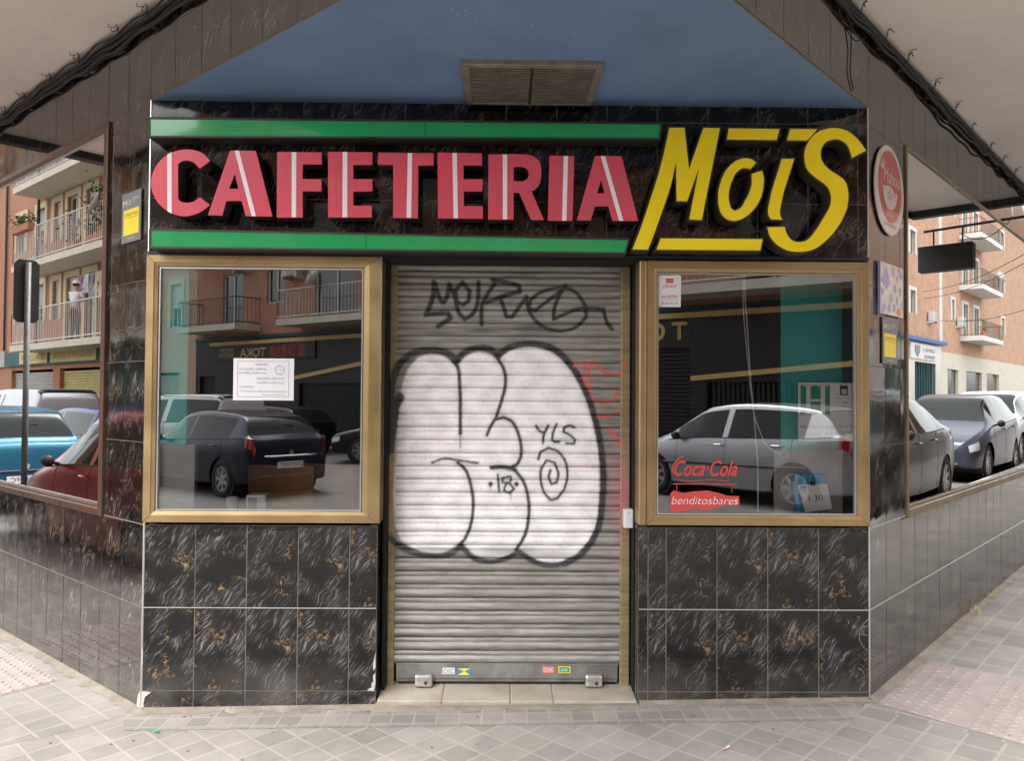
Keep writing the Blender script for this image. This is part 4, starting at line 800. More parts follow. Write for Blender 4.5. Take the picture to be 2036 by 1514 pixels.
# ------------------------------------------------------------------ cable bundles along the overhang
def bundle(F,u0,u1,lab,seed,sg_):
    random.seed(seed); t=thing('cable_bundle',F((u0+u1)/2,3.3,.03),lab,'cables','cables under the street overhang')
    m=abs(u1-u0); n=int(m/.42)
    for c in range(9):
        dz=random.uniform(-.085,-.008); e0=random.uniform(.012,.05); pts=[]
        for i in range(n*2+1):
            u=u0+(u1-u0)*i/(n*2); sag=(.012 if i%2 else .0)*random.uniform(.2,2.2)
            dip=(.05 if c in (6,7) else .015)*max(0,math.sin(u*.9+c*2.1))**4
            pts.append(F(u,ZS-.012+dz*(.85+.15*math.sin(u*.8+c))-sag-dip*(c>4),e0+random.uniform(-.003,.003)))
        r=random.choice([.004,.005,.007,.009]); b=MB(); b.tube(catmull(pts,4),r,6); b.build('cable',M['cable'],t,smooth=True)
    u=min(u0,u1)+.15
    while u<max(u0,u1):   # wall clips with curled tie ends
        b=MB(); x=u+random.uniform(-.05,.05); a=random.uniform(0,6); ring=[F(x+.014*math.cos(a+k*.7)*(1+.1*k),ZS-.026-.010*math.sin(a+k*.7),.052+.003*k) for k in range(9)]
        b.tube(ring,.0022,4); b.tube([F(x,ZS-.09,.01),F(x,ZS-.05,.048),F(x+.01,ZS-.012,.052),F(x+.02,ZS-.008,.066)],.003,5)
        if random.random()<.5: b.tube([F(x-.01,ZS-.01,.056),F(x-.03,ZS-.012,.085),F(x-.005,ZS-.006,.095)],.002,4)
        b.fbox(F,x-.02,x+.02,ZS-.10,ZS-.02,.004,.018)
        b.build('cable_clip',M['cable'],t); u+=random.uniform(.38,.52)
    b=MB(); pts=[F(u0+(u1-u0)*i/40,ZS-.045+.003*math.sin(i*1.3),.024) for i in range(41)]
    b.tube(pts,.013,8); b.build('thick_cable',M['cable'],t,smooth=True)
bundle(LEFT,-9,2.4,'black cable bundle under the overhang of the left street wall',2,1)
bundle(RIGHT,12,-2.2,'black cable bundle under the overhang of the right street wall',9,1)
lc=thing('hanging_cable',RIGHT(.1,3.1,.01),'thin black cable dropping down the right fascia tiles','cable')
b=MB(); b.tube(catmull([RIGHT(-.28,3.22,.02),RIGHT(-.26,3.12,.012),RIGHT(-.27,3.0,.012),RIGHT(-.22,2.93,.01)],5),.003,5)
b.tube(catmull([RIGHT(-.42,3.3,.02),RIGHT(-.30,3.23,.02),RIGHT(-.16,3.2,.015),RIGHT(-.06,3.24,.015)],5),.003,5); b.build('cable',M['cable'],lc)

# ------------------------------------------------------------------ round enamel sign, patterned panel, network plates
bs=thing('round_sign',RIGHT(.29,2.55,.01),'round red and white enamel beer sign on the narrow tiles right of the yellow letters','sign')
cu_,cv_,rr=.288,2.546,.236
def disc(r,e0,e1,dv=0,du=0,n=48): 
    b=MB(); b.prism(RIGHT,[(cu_+du+r*math.cos(6.2832*k/n),cv_+dv+r*math.sin(6.2832*k/n)) for k in range(n)],e0,e1); return b
M['enw']=mat('white_enamel',(.66,.60,.56),.25,coat=.4,noise=.2,nscale=10); M['enr']=mat('red_enamel',(.48,.04,.035),.25,coat=.4,noise=.2,nscale=9)
disc(rr,.010,.020).build('plate',M['enw'],bs,bevel=.004)
disc(rr*.80,.020,.0212,dv=.018).build('red_disc',M['enr'],bs)
b=MB()
def wedge(a0,a1,r0,r1,e):
    n=10; 
    for i in range(n):
        p,q=R(a0+(a1-a0)*i/n),R(a0+(a1-a0)*(i+1)/n)
        b.face([RIGHT(cu_+r0*math.cos(p),cv_+.018+r0*math.sin(p),e),RIGHT(cu_+r1*math.cos(p),cv_+.018+r1*math.sin(p),e),RIGHT(cu_+r1*math.cos(q),cv_+.018+r1*math.sin(q),e),RIGHT(cu_+r0*math.cos(q),cv_+.018+r0*math.sin(q),e)])
wedge(128,152,.135,.175,.0216); wedge(186,255,.05,.125,.0216); wedge(255,350,.085,.12,.0216); b.build('white_band',M['enw'],bs)
b=MB(); b.prism(RIGHT,[(cu_-.015+.085*math.cos(k*.524),cv_-.03+.05*math.sin(k*.524)) for k in range(12)],.0218,.0224); b.build('emblem_ground',M['enw'],bs)
text_mesh('emblem','☆',RIGHT,cu_-.05,cv_-.055,.0230,.06,M['enr'],bs)
text_mesh('lettering','Mahou',RIGHT,cu_-.105,cv_+.035,.0220,.075,M['enw'],bs,width=.26,shear=.15)
text_mesh('small_lettering','CERVEZA',RIGHT,cu_-.13,cv_+.10,.0224,.016,M['ink'],bs,width=.06,rot=R(48))
text_mesh('small_lettering','CINCO ESTRELLAS',RIGHT,cu_-.1,cv_-.195,.0210,.018,M['enr'],bs,width=.2)
text_mesh('small_lettering','MADRID',RIGHT,cu_-.11,cv_-.085,.0222,.018,M['ink'],bs,width=.06,rot=R(-65))
pp=thing('patterned_panel',RIGHT(.3,2.0,.01),'white panel printed with blue blotches, fixed below the round sign','panel')
b=MB(); b.prism(RIGHT,[(.124,1.885),(.503,1.889),(.506,2.160),(.126,2.153)],.010,.020); b.build('board',M['enw'],pp,bevel=.002)
b=MB(); b.prism(RIGHT,[(.120,1.881),(.129,1.881),(.129,2.157),(.121,2.157)],.008,.0212); b.build('edge',M['bluepr'],pp)
b=MB(); random.seed(4)
def blotch(u,v,r,ry):
    n=9; b.face([RIGHT(u+r*math.cos(6.283*k/n)*random.uniform(.6,1.2),v+ry*math.sin(6.283*k/n)*random.uniform(.6,1.2),.0206+random.uniform(0,.0006)) for k in range(n)])
blotch(.215,2.075,.07,.055)
for (u,v) in ((.16,2.0),(.33,2.12),(.41,2.09),(.36,2.03),(.45,2.03),(.30,1.98),(.4,1.97),(.19,1.93),(.27,1.92),(.47,2.12),(.35,1.93),(.48,1.95),(.17,1.90),(.44,2.14)): blotch(u,v,.022,.024)
b.build('print',M['bluepr'],pp)
b=MB(); n=12; b.face([RIGHT(.43+.035*math.cos(k*.524),1.915+.018*math.sin(k*.524),.0214) for k in range(n)]); b.build('seal',M['orangepr'],pp)
def netplate(F,u0,u1,v0,v1,lab):
    t=thing('network_plate',F(u0,v0,.01),lab,'plate','grey and yellow wireless network plates')
    h=v1-v0; w_=u1-u0
    b=MB(); b.fbox(F,u0,u1,v0,v1,.008,.0125); b.build('plate',M['greyprint'],t)
    b=MB(); b.fbox(F,u0+.02*w_/.2,u1-.02*w_/.2,v0+h*.15,v0+h*.66,.0126,.0132); b.build('yellow_field',M['yellowvinyl'],t)
    text_mesh('lettering','M',F,u0+.06*w_,v0+h*.74,.0130,h*.12,M['paper'],t,width=.22*w_)
    b=MB(); r=h*.055; cc=(u0+.42*w_,v0+h*.80)
    for k in range(16):
        a,c=6.283*k/16,6.283*(k+1)/16; b.face([F(cc[0]+r*.75*math.cos(a),cc[1]+r*.75*math.sin(a),.013),F(cc[0]+r*math.cos(a),cc[1]+r*math.sin(a),.013),F(cc[0]+r*math.cos(c),cc[1]+r*math.sin(c),.013),F(cc[0]+r*.75*math.cos(c),cc[1]+r*.75*math.sin(c),.013)])
    b.build('logo_ring',M['paper'],t)
    text_mesh('small_lettering','PEQUEÑOS\nNEGOCIOS\nWIFI',F,u0+.56*w_,v0+h*.86,.0130,h*.028,M['paper'],t,width=.33*w_)
    text_mesh('lettering','CONECTAZA',F,u0+.15*w_,v0+h*.53,.0136,h*.055,M['ink'],t,width=.70*w_)
    text_mesh('small_lettering','CON TU VIDA DIGITAL',F,u0+.15*w_,v0+h*.48,.0136,h*.022,M['ink'],t,width=.70*w_)
    text_mesh('lettering','MOVISTAR',F,u0+.32*w_,v0+h*.06,.0130,h*.035,M['paper'],t,width=.36*w_)
netplate(LEFT,-.292,-.072,2.222,2.478,'grey and yellow network plate on the tiles left of the red letter C')
netplate(RIGHT,.184,.423,1.632,1.872,'grey and yellow network plate below the blue blotched panel')

# ------------------------------------------------------------------ papers and lettering in the windows
gz=.003
hn=thing('opening_hours_notice',F(-1.2,1.42,0),'white printed opening hours notice with a clock face inside the left window','notice')
b=MB(); b.fbox(F,-1.346,-1.048,1.420,1.627,gz-.001,gz); b.build('sheet',M['paper'],hn)
b=MB(); u0,u1,v0,v1=-1.326,-1.072,1.436,1.614; q=.002
for (a,c,d,e) in ((u0,u1,v0,v0+q),(u0,u1,v1-q,v1),(u0,u0+q,v0+q,v1-q),(u1-q,u1,v0+q,v1-q)): b.fbox(F,a,c,d,e,gz,gz+.0006)
b.build('border_line',M['greyink'],hn)
for s,u,v,wd,h in (('HORARIO',-1.235,1.592,.058,.011),('De LUNES a VIERNES',-1.316,1.570,.135,.009),('De 8:00 a 23:00 horas',-1.316,1.551,.135,.009),('SÁBADOS y FESTIVOS',-1.232,1.523,.135,.009),('De 9:00 a 15:00 horas',-1.228,1.503,.135,.009),('DOMINGO',-1.314,1.482,.07,.009),('Cerrado por descanso del personal',-1.312,1.461,.225,.009),('Disculpen las molestias',-1.20,1.445,.108,.007)):
    text_mesh('lettering',s,F,u,v,gz+.001,h,M['greyink'],hn,width=wd)
b=MB(); cc=(-1.118,1.570)
for r0,r1 in ((.024,.0252),(.017,.0178)):
    for k in range(24):
        a,c=6.283*k/24,6.283*(k+1)/24; b.face([F(cc[0]+r*math.cos(t_),cc[1]+r*math.sin(t_),gz+.001) for r,t_ in ((r0,a),(r1,a),(r1,c),(r0,c))])
for k in range(12):
    a=6.283*k/12; b.face([F(cc[0]+r*math.cos(a+d),cc[1]+r*math.sin(a+d),gz+.001) for r,d in ((.018,-.05),(.023,-.05),(.023,.05),(.018,.05))])
b.face([F(cc[0],cc[1]-.0008,gz+.001),F(cc[0]+.013,cc[1]+.001,gz+.001),F(cc[0],cc[1]+.0012,gz+.001)]); b.face([F(cc[0]-.001,cc[1],gz+.001),F(cc[0]+.001,cc[1],gz+.001),F(cc[0]+.002,cc[1]+.012,gz+.001)])
b.build('clock_face',M['greyink'],hn)
al=thing('alarm_sticker',F(.8,1.9,0),'white alarm sticker with red print in the top corner of the right window','sticker')
b=MB(); b.prism(F,[(.762,1.898),(.864,1.898),(.866,2.05),(.858,2.058),(.760,2.056),(.753,2.048),(.753,1.908)],.002,.0032); b.build('sheet',M['paper'],al)
b=MB(); b.fbox(F,.790,.828,2.018,2.040,.0032,.0038); b.build('red_badge',M['redink'],al)
text_mesh('lettering','SECURITAS',F,.793,2.026,.0042,.005,M['paper'],al,width=.032)
text_mesh('lettering','Direct',F,.775,1.990,.0040,.018,M['redink'],al,width=.07,shear=.4,rot=R(7))
text_mesh('lettering','ALARMA',F,.766,1.944,.0040,.014,M['redink'],al,width=.082,shear=.2)
text_mesh('small_lettering','CONECTADA A CENTRAL',F,.764,1.936,.0040,.005,M['greyink'],al,width=.086)
text_mesh('small_lettering','☎ 902 757 133',F,.764,1.912,.0040,.009,M['ink'],al,width=.086)
cs=thing('window_lettering',F(1.0,.9,0),'faded red drinks lettering with an underline stuck inside the right window','lettering')
text_mesh('lettering','Coca·Cola',F,.832,1.062,gz,.075,M['redvinyl'],cs,width=.315,shear=.4,bold=.015)
b=MB(); b.tube([F(.835,1.048,gz),F(.90,1.033,gz),F(1.0,1.043,gz),F(1.10,1.037,gz)],.0022,4); b.tube(catmull([F(.845,1.065,gz),F(.825,1.09,gz),F(.85,1.14,gz),F(.88,1.155,gz)],5),.004,5); b.fbox(F,.828,1.145,1.018,1.023,gz,gz+.0008); b.fbox(F,.845,.8475,.985,1.018,gz,gz+.0008); b.fbox(F,1.118,1.1205,.98,1.018,gz,gz+.0008); b.build('swash',M['redvinyl'],cs)
bb=thing('bottle_shaped_sticker',F(1.0,.88,0),'red bottle-shaped sticker with white handwriting at the foot of the right window','sticker')
pts=[(.812,.900),(.815,.970),(.83,.988),(.88,.976),(.94,.985),(1.0,.988),(1.06,.975),(1.10,.962),(1.155,.962),(1.157,.918),(1.10,.918),(1.05,.905),(1.0,.893),(.93,.897),(.87,.885),(.83,.882)]
outline_mesh('bottle_shape',[pts],F,gz,gz+.001,M['redvinyl'],bb)
text_mesh('lettering','benditosbares',F,.820,.920,gz+.0025,.040,M['whitevinyl'],bb,width=.33,shear=.25,bold=-.014)
hp=thing('opening_licence_sign',F(1.6,1.25,-.05),'white licence sign with a green square letter H in the right window','sign')
e=-.03
b=MB(); b.fbox(F,1.462,1.775,1.235,1.527,e-.002,e); b.build('board',M['paper_in'],hp)
b=MB(); b.fbox(F,1.474,1.622,1.366,1.515,e,e+.001); b.build('green_square',M['greenpr'],hp)
b=MB()
for (a,c,d,f_) in ((1.503,1.523,1.372,1.508),(1.575,1.597,1.372,1.508),(1.523,1.575,1.433,1.444),(1.489,1.537,1.368,1.3719),(1.489,1.537,1.5081,1.512),(1.561,1.611,1.368,1.3719),(1.561,1.611,1.5081,1.512)): b.fbox(F,a,c,d,f_,e+.001,e+.0018)
b.build('letter_h',M['paper_in'],hp)
b=MB(); b.fbox(F,1.672,1.712,1.464,1.514,e,e+.001); b.build('crest',M['ink'],hp)
b=MB(); b.fbox(F,1.680,1.705,1.470,1.496,e+.001,e+.0018); b.build('crest_shield',M['paper'],hp)
for s,u,v,wd,h in (('MADRID',1.672,1.517,.04,.007),('COMUNIDAD DE MADRID',1.645,1.447,.09,.006),('Nº - 14862',1.660,1.425,.055,.009),('1982',1.68,1.408,.02,.005),('CONSEJERÍA DE CULTURA Y ECONOMÍA',1.635,1.385,.1,.005),('HORARIO: 6:00 - 2:00 H',1.475,1.298,.262,.016),('AFORO:  25 Personas',1.50,1.262,.20,.014)):
    text_mesh('lettering',s,F,u,v,e+.001,h,M['ink'],hp,width=wd)
bp=thing('blue_poster',F(1.55,.85,-.1),'bright blue price board behind a tilted white card in the right window','poster')
e=-.10
b=MB(); b.fbox(F,1.468,1.632,.84,1.068,e-.004,e); b.build('board',M['bluecard'],bp)
M['bluelt']=mat('light_blue_print',(.05,.4,.68),.5)
b=MB()
for k in range(5): b.fbox(F,1.480+k*.031,1.500+k*.031,.85,1.058,e,e+.0008)
b.build('stripes',M['bluelt'],bp)
pc=thing('price_card',F(1.57,.88,-.08),'tilted white price card reading 1.30 clipped over the blue poster','card')
e=-.085; b=MB(); b.prism(F,[(1.519,.869),(1.657,.888),(1.629,1.016),(1.480,1.008)],e-.002,e); b.build('card',M['paper_in'],pc)
text_mesh('lettering','1.30',F,1.538,.925,e+.001,.028,M['ink'],pc,width=.072,rot=R(7))
b=MB(); b.prism(F,[(1.492,.992),(1.522,.994),(1.524,1.006),(1.494,1.004)],e,e+.0008); b.build('blue_mark',M['bluelt'],pc)
b=MB(); b.fbox(F,1.545,1.568,1.008,1.030,e-.004,e+.006); b.tube([F(1.548,1.03,e),F(1.550,1.048,e),F(1.562,1.048,e),F(1.565,1.03,e)],.0015,4); b.build('clip',M['black'],pc)
hc=thing('white_window_cable',F(1.23,1.4,-.04),'thin white cables hanging inside the right window','cable')
b=MB(); b.tube(catmull([F(1.197,2.10,-.04),F(1.199,1.95,-.04),F(1.210,1.80,-.04),F(1.226,1.55,-.04),F(1.238,1.42,-.04),F(1.252,1.25,-.04),F(1.262,1.10,-.04),F(1.263,.86,-.04)],5),.0035,6,); b.build('cable',M['whiteplastic'],hc)
b=MB(); b.tube(catmull([F(1.192,2.10,-.045),F(1.190,1.93,-.045),F(1.205,1.72,-.045),F(1.240,1.40,-.045),F(1.275,1.28,-.045),F(1.31,1.21,-.045),F(1.37,1.17,-.045),F(1.40,1.19,-.05),F(1.42,1.165,-.05),F(1.40,1.145,-.05),F(1.375,1.165,-.05)],5),.0028,6); b.build('cable',M['whiteplastic'],hc)
# ------------------------------------------------------------------ the dim room behind the glass
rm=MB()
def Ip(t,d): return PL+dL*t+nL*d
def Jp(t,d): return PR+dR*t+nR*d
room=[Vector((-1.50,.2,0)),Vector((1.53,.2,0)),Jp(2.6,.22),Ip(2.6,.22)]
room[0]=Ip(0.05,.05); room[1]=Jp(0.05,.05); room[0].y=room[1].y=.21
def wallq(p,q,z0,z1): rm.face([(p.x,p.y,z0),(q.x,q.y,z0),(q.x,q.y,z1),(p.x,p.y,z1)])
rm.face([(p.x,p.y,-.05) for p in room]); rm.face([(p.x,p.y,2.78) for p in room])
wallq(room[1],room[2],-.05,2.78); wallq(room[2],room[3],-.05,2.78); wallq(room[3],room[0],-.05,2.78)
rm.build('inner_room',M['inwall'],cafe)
def pier(name,x0,x1,y0,y1,z0,z1,m):
    b=MB(); b.box((x0,y0,z0),(x1,y1,z1)); b.build(name,m,cafe)
pier('turquoise_partition',-1.78,-1.585,.03,.06,1.20,2.75,M['turq']); pier('turquoise_partition',1.436,1.93,.20,.206,1.18,2.75,M['turq'])
pier('wainscot',-1.76,-1.54,.026,.065,.85,1.198,M['lining']); pier('wainscot',1.40,1.93,.198,.212,-.03,1.178,M['lining'])
for (a_,c_) in ((-1.72,-.66),(.70,1.72)): b=MB(); b.box((a_,.0,.80),(c_,.19,.84)); b.build('window_shelf',M['wood'],cafe)
def chair(x,y,rz,lab,dz=0):
    t=thing('wooden_chair',(x,y,.05+dz),lab,'chair','wooden chairs behind the left window',rz=rz)
    b=MB(); b.box((-.21,-.21,.43),(.21,.21,.46)); b.build('seat',M['wood'],t,local=True,bevel=.01)
    b=MB()
    pts=[(-.20,.20,.60),(.20,.20,.60),(.20,.225,.60),(-.20,.225,.60),(-.20,.235,1.0),(.20,.235,1.0),(.20,.26,1.0),(-.20,.26,1.0)]; b.hexa(pts); b.build('backrest',M['wood'],t,local=True,bevel=.008)
    for sx in (-1,1):
        for sy in (-1,1):
            b=MB(); b.tube([(sx*.18,sy*.18,-.08),(sx*.18,sy*.19,.45)]+([(sx*.18,.24,.98)] if sy>0 else []),.016,8); b.build('leg',M['wood'],t,local=True)
chair(-1.22,.80,R(170),'wooden chair behind the glass below the opening hours notice')
chair(-.90,.86,R(150),'wooden chair behind the left window close to the shutter')
cp=thing('plastic_cup',(-1.385,.20,.84),'small pale plastic cup on the shelf inside the left window','cup')
b=MB(); b.lathe((-1.385,.12,.841),(0,0,1),[(0,.020),(0,.0),(0,.020),(.085,.029),(.088,.030),(.085,.027),(.006,.018)],16); b.build('cup_wall',M['paper'],cp,smooth=True)
nb=thing('napkin_box',(-1.22,.19,.84),'white napkin dispenser with a grey slot on the shelf inside the left window','box')
b=MB(); b.box((-1.30,.07,.841),(-1.20,.16,.945)); b.build('case',M['whiteplastic'],nb,bevel=.006)
b=MB(); b.box((-1.288,.0675,.865),(-1.245,.071,.93)); b.build('slot',M['greyink'],nb)
# litter on the paving
def on_ground(x,y,dz=0): return Vector((x,y,ground(x)+dz))
lt=thing('cigarette_end',on_ground(.94,-.52,.01),'cigarette end lying on the diagonal paving right of the door','litter')
b=MB(); a=on_ground(.93,-.53,.011); c=on_ground(.962,-.505,.011); m_=a.lerp(c,.35); b.tube([m_,c],.0038,7); b.build('paper_tube',M['paper'],lt); b=MB(); b.tube([a,m_],.0039,7); b.build('filter_tip',M['orangepr'],lt)
fl=thing('green_bottle_shard',on_ground(-1.58,-.27,.01),'tiny green shard on the paving before the left corner','litter')
b=MB(); b.hexa([on_ground(x,y,z) for z in (.010,.014) for x,y in ((-1.60,-.262),(-1.57,-.272),(-1.565,-.262),(-1.59,-.255))]); b.build('glass_chip',M['greenpr'],fl)
random.seed(11)
db=MB()
for k in range(130):
    t_=random.random(); 
    if k<70: x=random.uniform(-1.7,1.75); y=-random.uniform(.005,.09)
    else: x=random.uniform(-2.2,2.4); y=-random.uniform(.1,1.0)
    r=random.uniform(.0015,.0055); p=on_ground(x,y,.005); h=r*.7
    db.hexa([p+Vector((dx*r*random.uniform(.5,1.2),dy*r*random.uniform(.5,1.2),z)) for z in (0,h) for dx,dy in ((-1,-1),(1,-1),(1,1),(-1,1))])
tag(db.build('grit',M['cement']),None,None,None,'stuff')
# dry weeds at the foot of the right wall
M['straw']=mat('dry_straw',(.45,.36,.2),.8)
for k,(t_,n_) in enumerate(((2.03,16),(2.55,9))):
    b=MB(); base=RIGHT(t_,0,.03)
    for i in range(n_):
        o_=RIGHT(t_+random.uniform(-.09,.09),0,random.uniform(.01,.06)); o_.z=ground(o_.x); d=Vector((random.uniform(-.04,.04),random.uniform(-.04,.04),random.uniform(.04,.11)))
        b.tube([o_,o_+d*.5,o_+d+Vector((random.uniform(-.02,.02),0,-.01))],[.002,.0015,.0005],4)
    o=b.build('dry_weed',M['straw']); tag(o,['dry straw-coloured weed tuft at the foot of the right tiled wall','smaller dry weed tuft further along the right tiled wall'][k],'weed','dry weeds along the right wall')
# hanging box sign over the right pavement
hb=thing('hanging_box_sign',RIGHT(4.6,2.85,.7),'dark hanging box sign on a bracket over the right pavement','sign')
b=MB(); b.fbox(RIGHT,4.53,4.67,2.74,3.00,.50,.99); b.build('sign_box',M['black'],hb,bevel=.008)
b=MB(); b.tube([RIGHT(4.6,3.19,.0),RIGHT(4.6,3.16,.95)],.014,8)
for e in (.60,.86): b.tube([RIGHT(4.6,3.0,e),RIGHT(4.6,3.175,e)],.008,6)
b.tube(catmull([RIGHT(4.6,3.17,.2),RIGHT(4.62,3.05,.35),RIGHT(4.62,3.03,.5),RIGHT(4.6,3.1,.62)],5),.004,5); b.build('bracket',M['black'],hb)
M['brick_tk']=brick_mat('lightened_red_brick',(.50,.20,.115),(.42,.155,.09),(.46,.38,.32))  # red brick made lighter because its facade stands in shade
# ------------------------------------------------------------------ parked cars
M['tyre']=mat('tyre_rubber',(.02,.02,.02),.8); M['rim']=mat('alloy_rim',(.45,.45,.46),.3,metal=.8)
M['cglass']=mat('car_glass',(.010,.013,.013),.04,ior=1.40,spec=.3); M['chead']=mat('headlamp_lens',(.55,.56,.56),.08,coat=1)
M['ctail']=mat('tail_lamp_lens',(.32,.008,.008),.1,coat=1); M['ctrim']=mat('black_trim',(.015,.015,.015),.5); M['plate']=mat('number_plate',(.7,.7,.68),.4); M['chrome']=mat('chrome',(.7,.7,.7),.12,metal=1)
def paintm(n,c,metal=.35): return mat(n,c,.28,metal=metal,coat=.35,spec=.3,noise=.05,nscale=3)
CP={'darkblue':paintm('dark_blue_car_paint',(.008,.012,.032)),'silver':paintm('silver_car_paint',(.36,.37,.39),.55),'red':paintm('red_car_paint',(.42,.014,.016)),'skyblue':paintm('sky_blue_car_paint',(.020,.125,.205)),
'black':paintm('black_car_paint',(.010,.010,.012)),'white':paintm('white_car_paint',(.6,.6,.6),.0),'greyblue':paintm('grey_blue_car_paint',(.040,.045,.072),.15),'darkgreen':paintm('dark_grey_green_car_paint',(.014,.019,.019),.1),'navy':paintm('navy_car_paint',(.03,.06,.16),.3),'grey':paintm('grey_car_paint',(.10,.10,.11),.4)}
# side profiles: (x fraction from the nose, belt height, top height, half-width factor, under height)
PROF={
'hatch':[(0,.50,.52,.60,.30),(.015,.62,.66,.80,.24),(.07,.70,.76,.94,.22),(.25,.86,.965,1,.20),(.43,.93,1.40,1,.20),(.60,.95,1.46,1,.20),(.86,.99,1.385,.96,.22),(.96,1.02,1.05,.90,.26),(.992,.95,.98,.83,.28),(1,.62,.66,.76,.32)],
'mpv':[(0,.55,.57,.60,.30),(.015,.70,.73,.82,.24),(.06,.80,.86,.94,.22),(.20,.94,1.06,1,.20),(.40,1.0,1.54,1,.20),(.60,1.02,1.60,1,.20),(.90,1.05,1.54,.97,.22),(.965,1.07,1.12,.95,.26),(.99,.98,1.02,.90,.28),(1,.62,.66,.84,.32)],
'sedan':[(0,.48,.50,.60,.28),(.015,.60,.64,.80,.22),(.07,.68,.74,.94,.20),(.27,.86,.94,1,.18),(.42,.91,1.36,1,.18),(.56,.93,1.42,1,.18),(.74,.95,1.32,.98,.20),(.86,.97,1.04,.96,.22),(.985,.92,.99,.88,.26),(1,.58,.62,.80,.30)],
'van':[(0,.60,.62,.66,.34),(.015,.78,.82,.86,.28),(.05,.92,1.0,.95,.26),(.16,1.08,1.2,1,.24),(.28,1.12,1.84,1,.24),(.60,1.14,1.90,1,.24),(.93,1.14,1.88,.98,.24),(.985,1.14,1.78,.97,.28),(.995,1.12,1.5,.95,.30),(1,.62,.66,.92,.34)]}
def make_car(name,kind,paint_,loc,heading,lab,L=4.2,W=1.74,hs=1.,plate=None,handles=True,group='cars parked in the streets around the corner',trimstrip=False,wheel_r=.315,wb=None,rack=False,cat='car',chrome_strip=False):
    t=thing(name,loc,lab,cat,group,rz=heading)
    P=np.array(PROF[kind]); P=P.copy(); P[:,1]*=hs; P[:,2]*=hs
    xs=P[:,0]; 
    def interp(col,u):   # u in station units, smooth (monotone hermite)
        n=len(P); i=np.clip(np.floor(u).astype(int),0,n-2); s=u-i; y=P[:,col]
        d=np.gradient(y); dy=np.diff(y)
        for j in range(1,n-1):
            if dy[j-1]*dy[j]<=0: d[j]=0
            else: d[j]=np.sign(dy[j])*min(abs(d[j]),2*min(abs(dy[j-1]),abs(dy[j])))
        d[0]=dy[0];d[-1]=dy[-1]
        return (2*s**3-3*s**2+1)*y[i]+(s**3-2*s**2+s)*d[i]+(-2*s**3+3*s**2)*y[i+1]+(s**3-s**2)*d[i+1]
    us=np.concatenate([np.linspace(i,i+1,k,endpoint=False) for i,k in enumerate([5,7,18,14,14,14,20,8,6])]+[[len(P)-1]])
    vk=np.array([0,.6,1,1.25,1.5,1.75,2,2.25,2.5,2.75,3,3.25,3.5,3.75,4,4.25,4.6,5,5.12,5.25,5.5,5.75,5.95,6.1,6.35,6.7,7,7.3,7.6,8])
    def section(u):
        u=np.atleast_1d(u).astype(float); x=L*(.5-interp(0,u)); b=interp(1,u); tp=interp(2,u); hw=W/2*interp(3,u); zb=interp(4,u)
        green=np.clip((tp-b)/.40,0,1); wr=hw*(.90-.20*green)
        pts=[(0*hw,zb),(hw*.88,zb),(hw*.975,zb+.10),(hw*1.0,zb+(b-zb)*.52),(hw*.985,zb+(b-zb)*.80),(hw*.945,b),(wr,b+(tp-b)*.86),(wr*.82,tp-.012),(0*hw,tp)]
        return x,pts
    def surf(u,v):
        x,pts=section(u); v=np.atleast_1d(v).astype(float); Y=np.array([p[0] for p in pts]);Z=np.array([p[1] for p in pts])  # 9 x nu
        n=9; out=[]
        for A in (Y,Z):
            i=np.clip(np.floor(v).astype(int),0,n-2); s=(v-i)[:,None]
            g=lambda k: A[np.clip(k,0,n-1)]
            p0,p1,p2,p3=g(i-1),g(i),g(i+1),g(i+2)
            cr=.5*((2*p1)+(p2-p0)*s+(2*p0-5*p1+4*p2-p3)*s*s+(3*p1-p0-3*p2+p3)*s**3)
            li=p1+(p2-p1)*s
            k=np.where((i<1)|(i==5),1,.25)[:,None]     # keep side glass straight and the shoulders crisp
            out.append(li*k+cr*(1-k))
        return x,out[0],out[1]
    nu,nv=len(us),len(vk)
    x,Y,Z=surf(us,vk); X=np.repeat(x[None,:],nv,0)
    wbx=wb or L*.615; xf=L*.5-L*.20; xr=xf-wbx; ra=wheel_r+.055; wz=wheel_r
    # wheel arches: open the side near each wheel and pull the rim of the opening onto a circle
    hole=np.zeros((nv,nu),bool)
    for xc in (xf,xr):
        d=np.hypot(X-xc,Z-wz); m=(vk[:,None]>=.55)&(vk[:,None]<=4.4)
        hole|=(d<ra*.97)&m
        near=(np.abs(d-ra)<ra*.20)&m&~((d<ra*.97))
        s=np.where(d>1e-6,ra/np.maximum(d,1e-6),1)
        # only the ring next to the opening
        inner=(d<ra*.97)&m
        adj=inner.copy(); adj[1:]|=inner[:-1]; adj[:-1]|=inner[1:]; ad2=adj.copy(); ad2[:,1:]|=adj[:,:-1]; ad2[:,:-1]|=adj[:,1:]; adj=ad2
        a=adj&~inner&m&(d<ra*1.45); X=np.where(a,xc+(X-xc)*s,X); Z=np.where(a,wz+(Z-wz)*s,Z)
    parts={}
    def put(key,sgn,i,j):
        q=parts.setdefault(key,MB()); idx=[(j,i),(j,i+1),(j+1,i+1),(j+1,i)]
        pts=[(X[a],sgn*Y[a],Z[a]) for a in idx]
        q.face(pts if sgn>0 else pts[::-1])
    ig=[k for k in range(nu)]
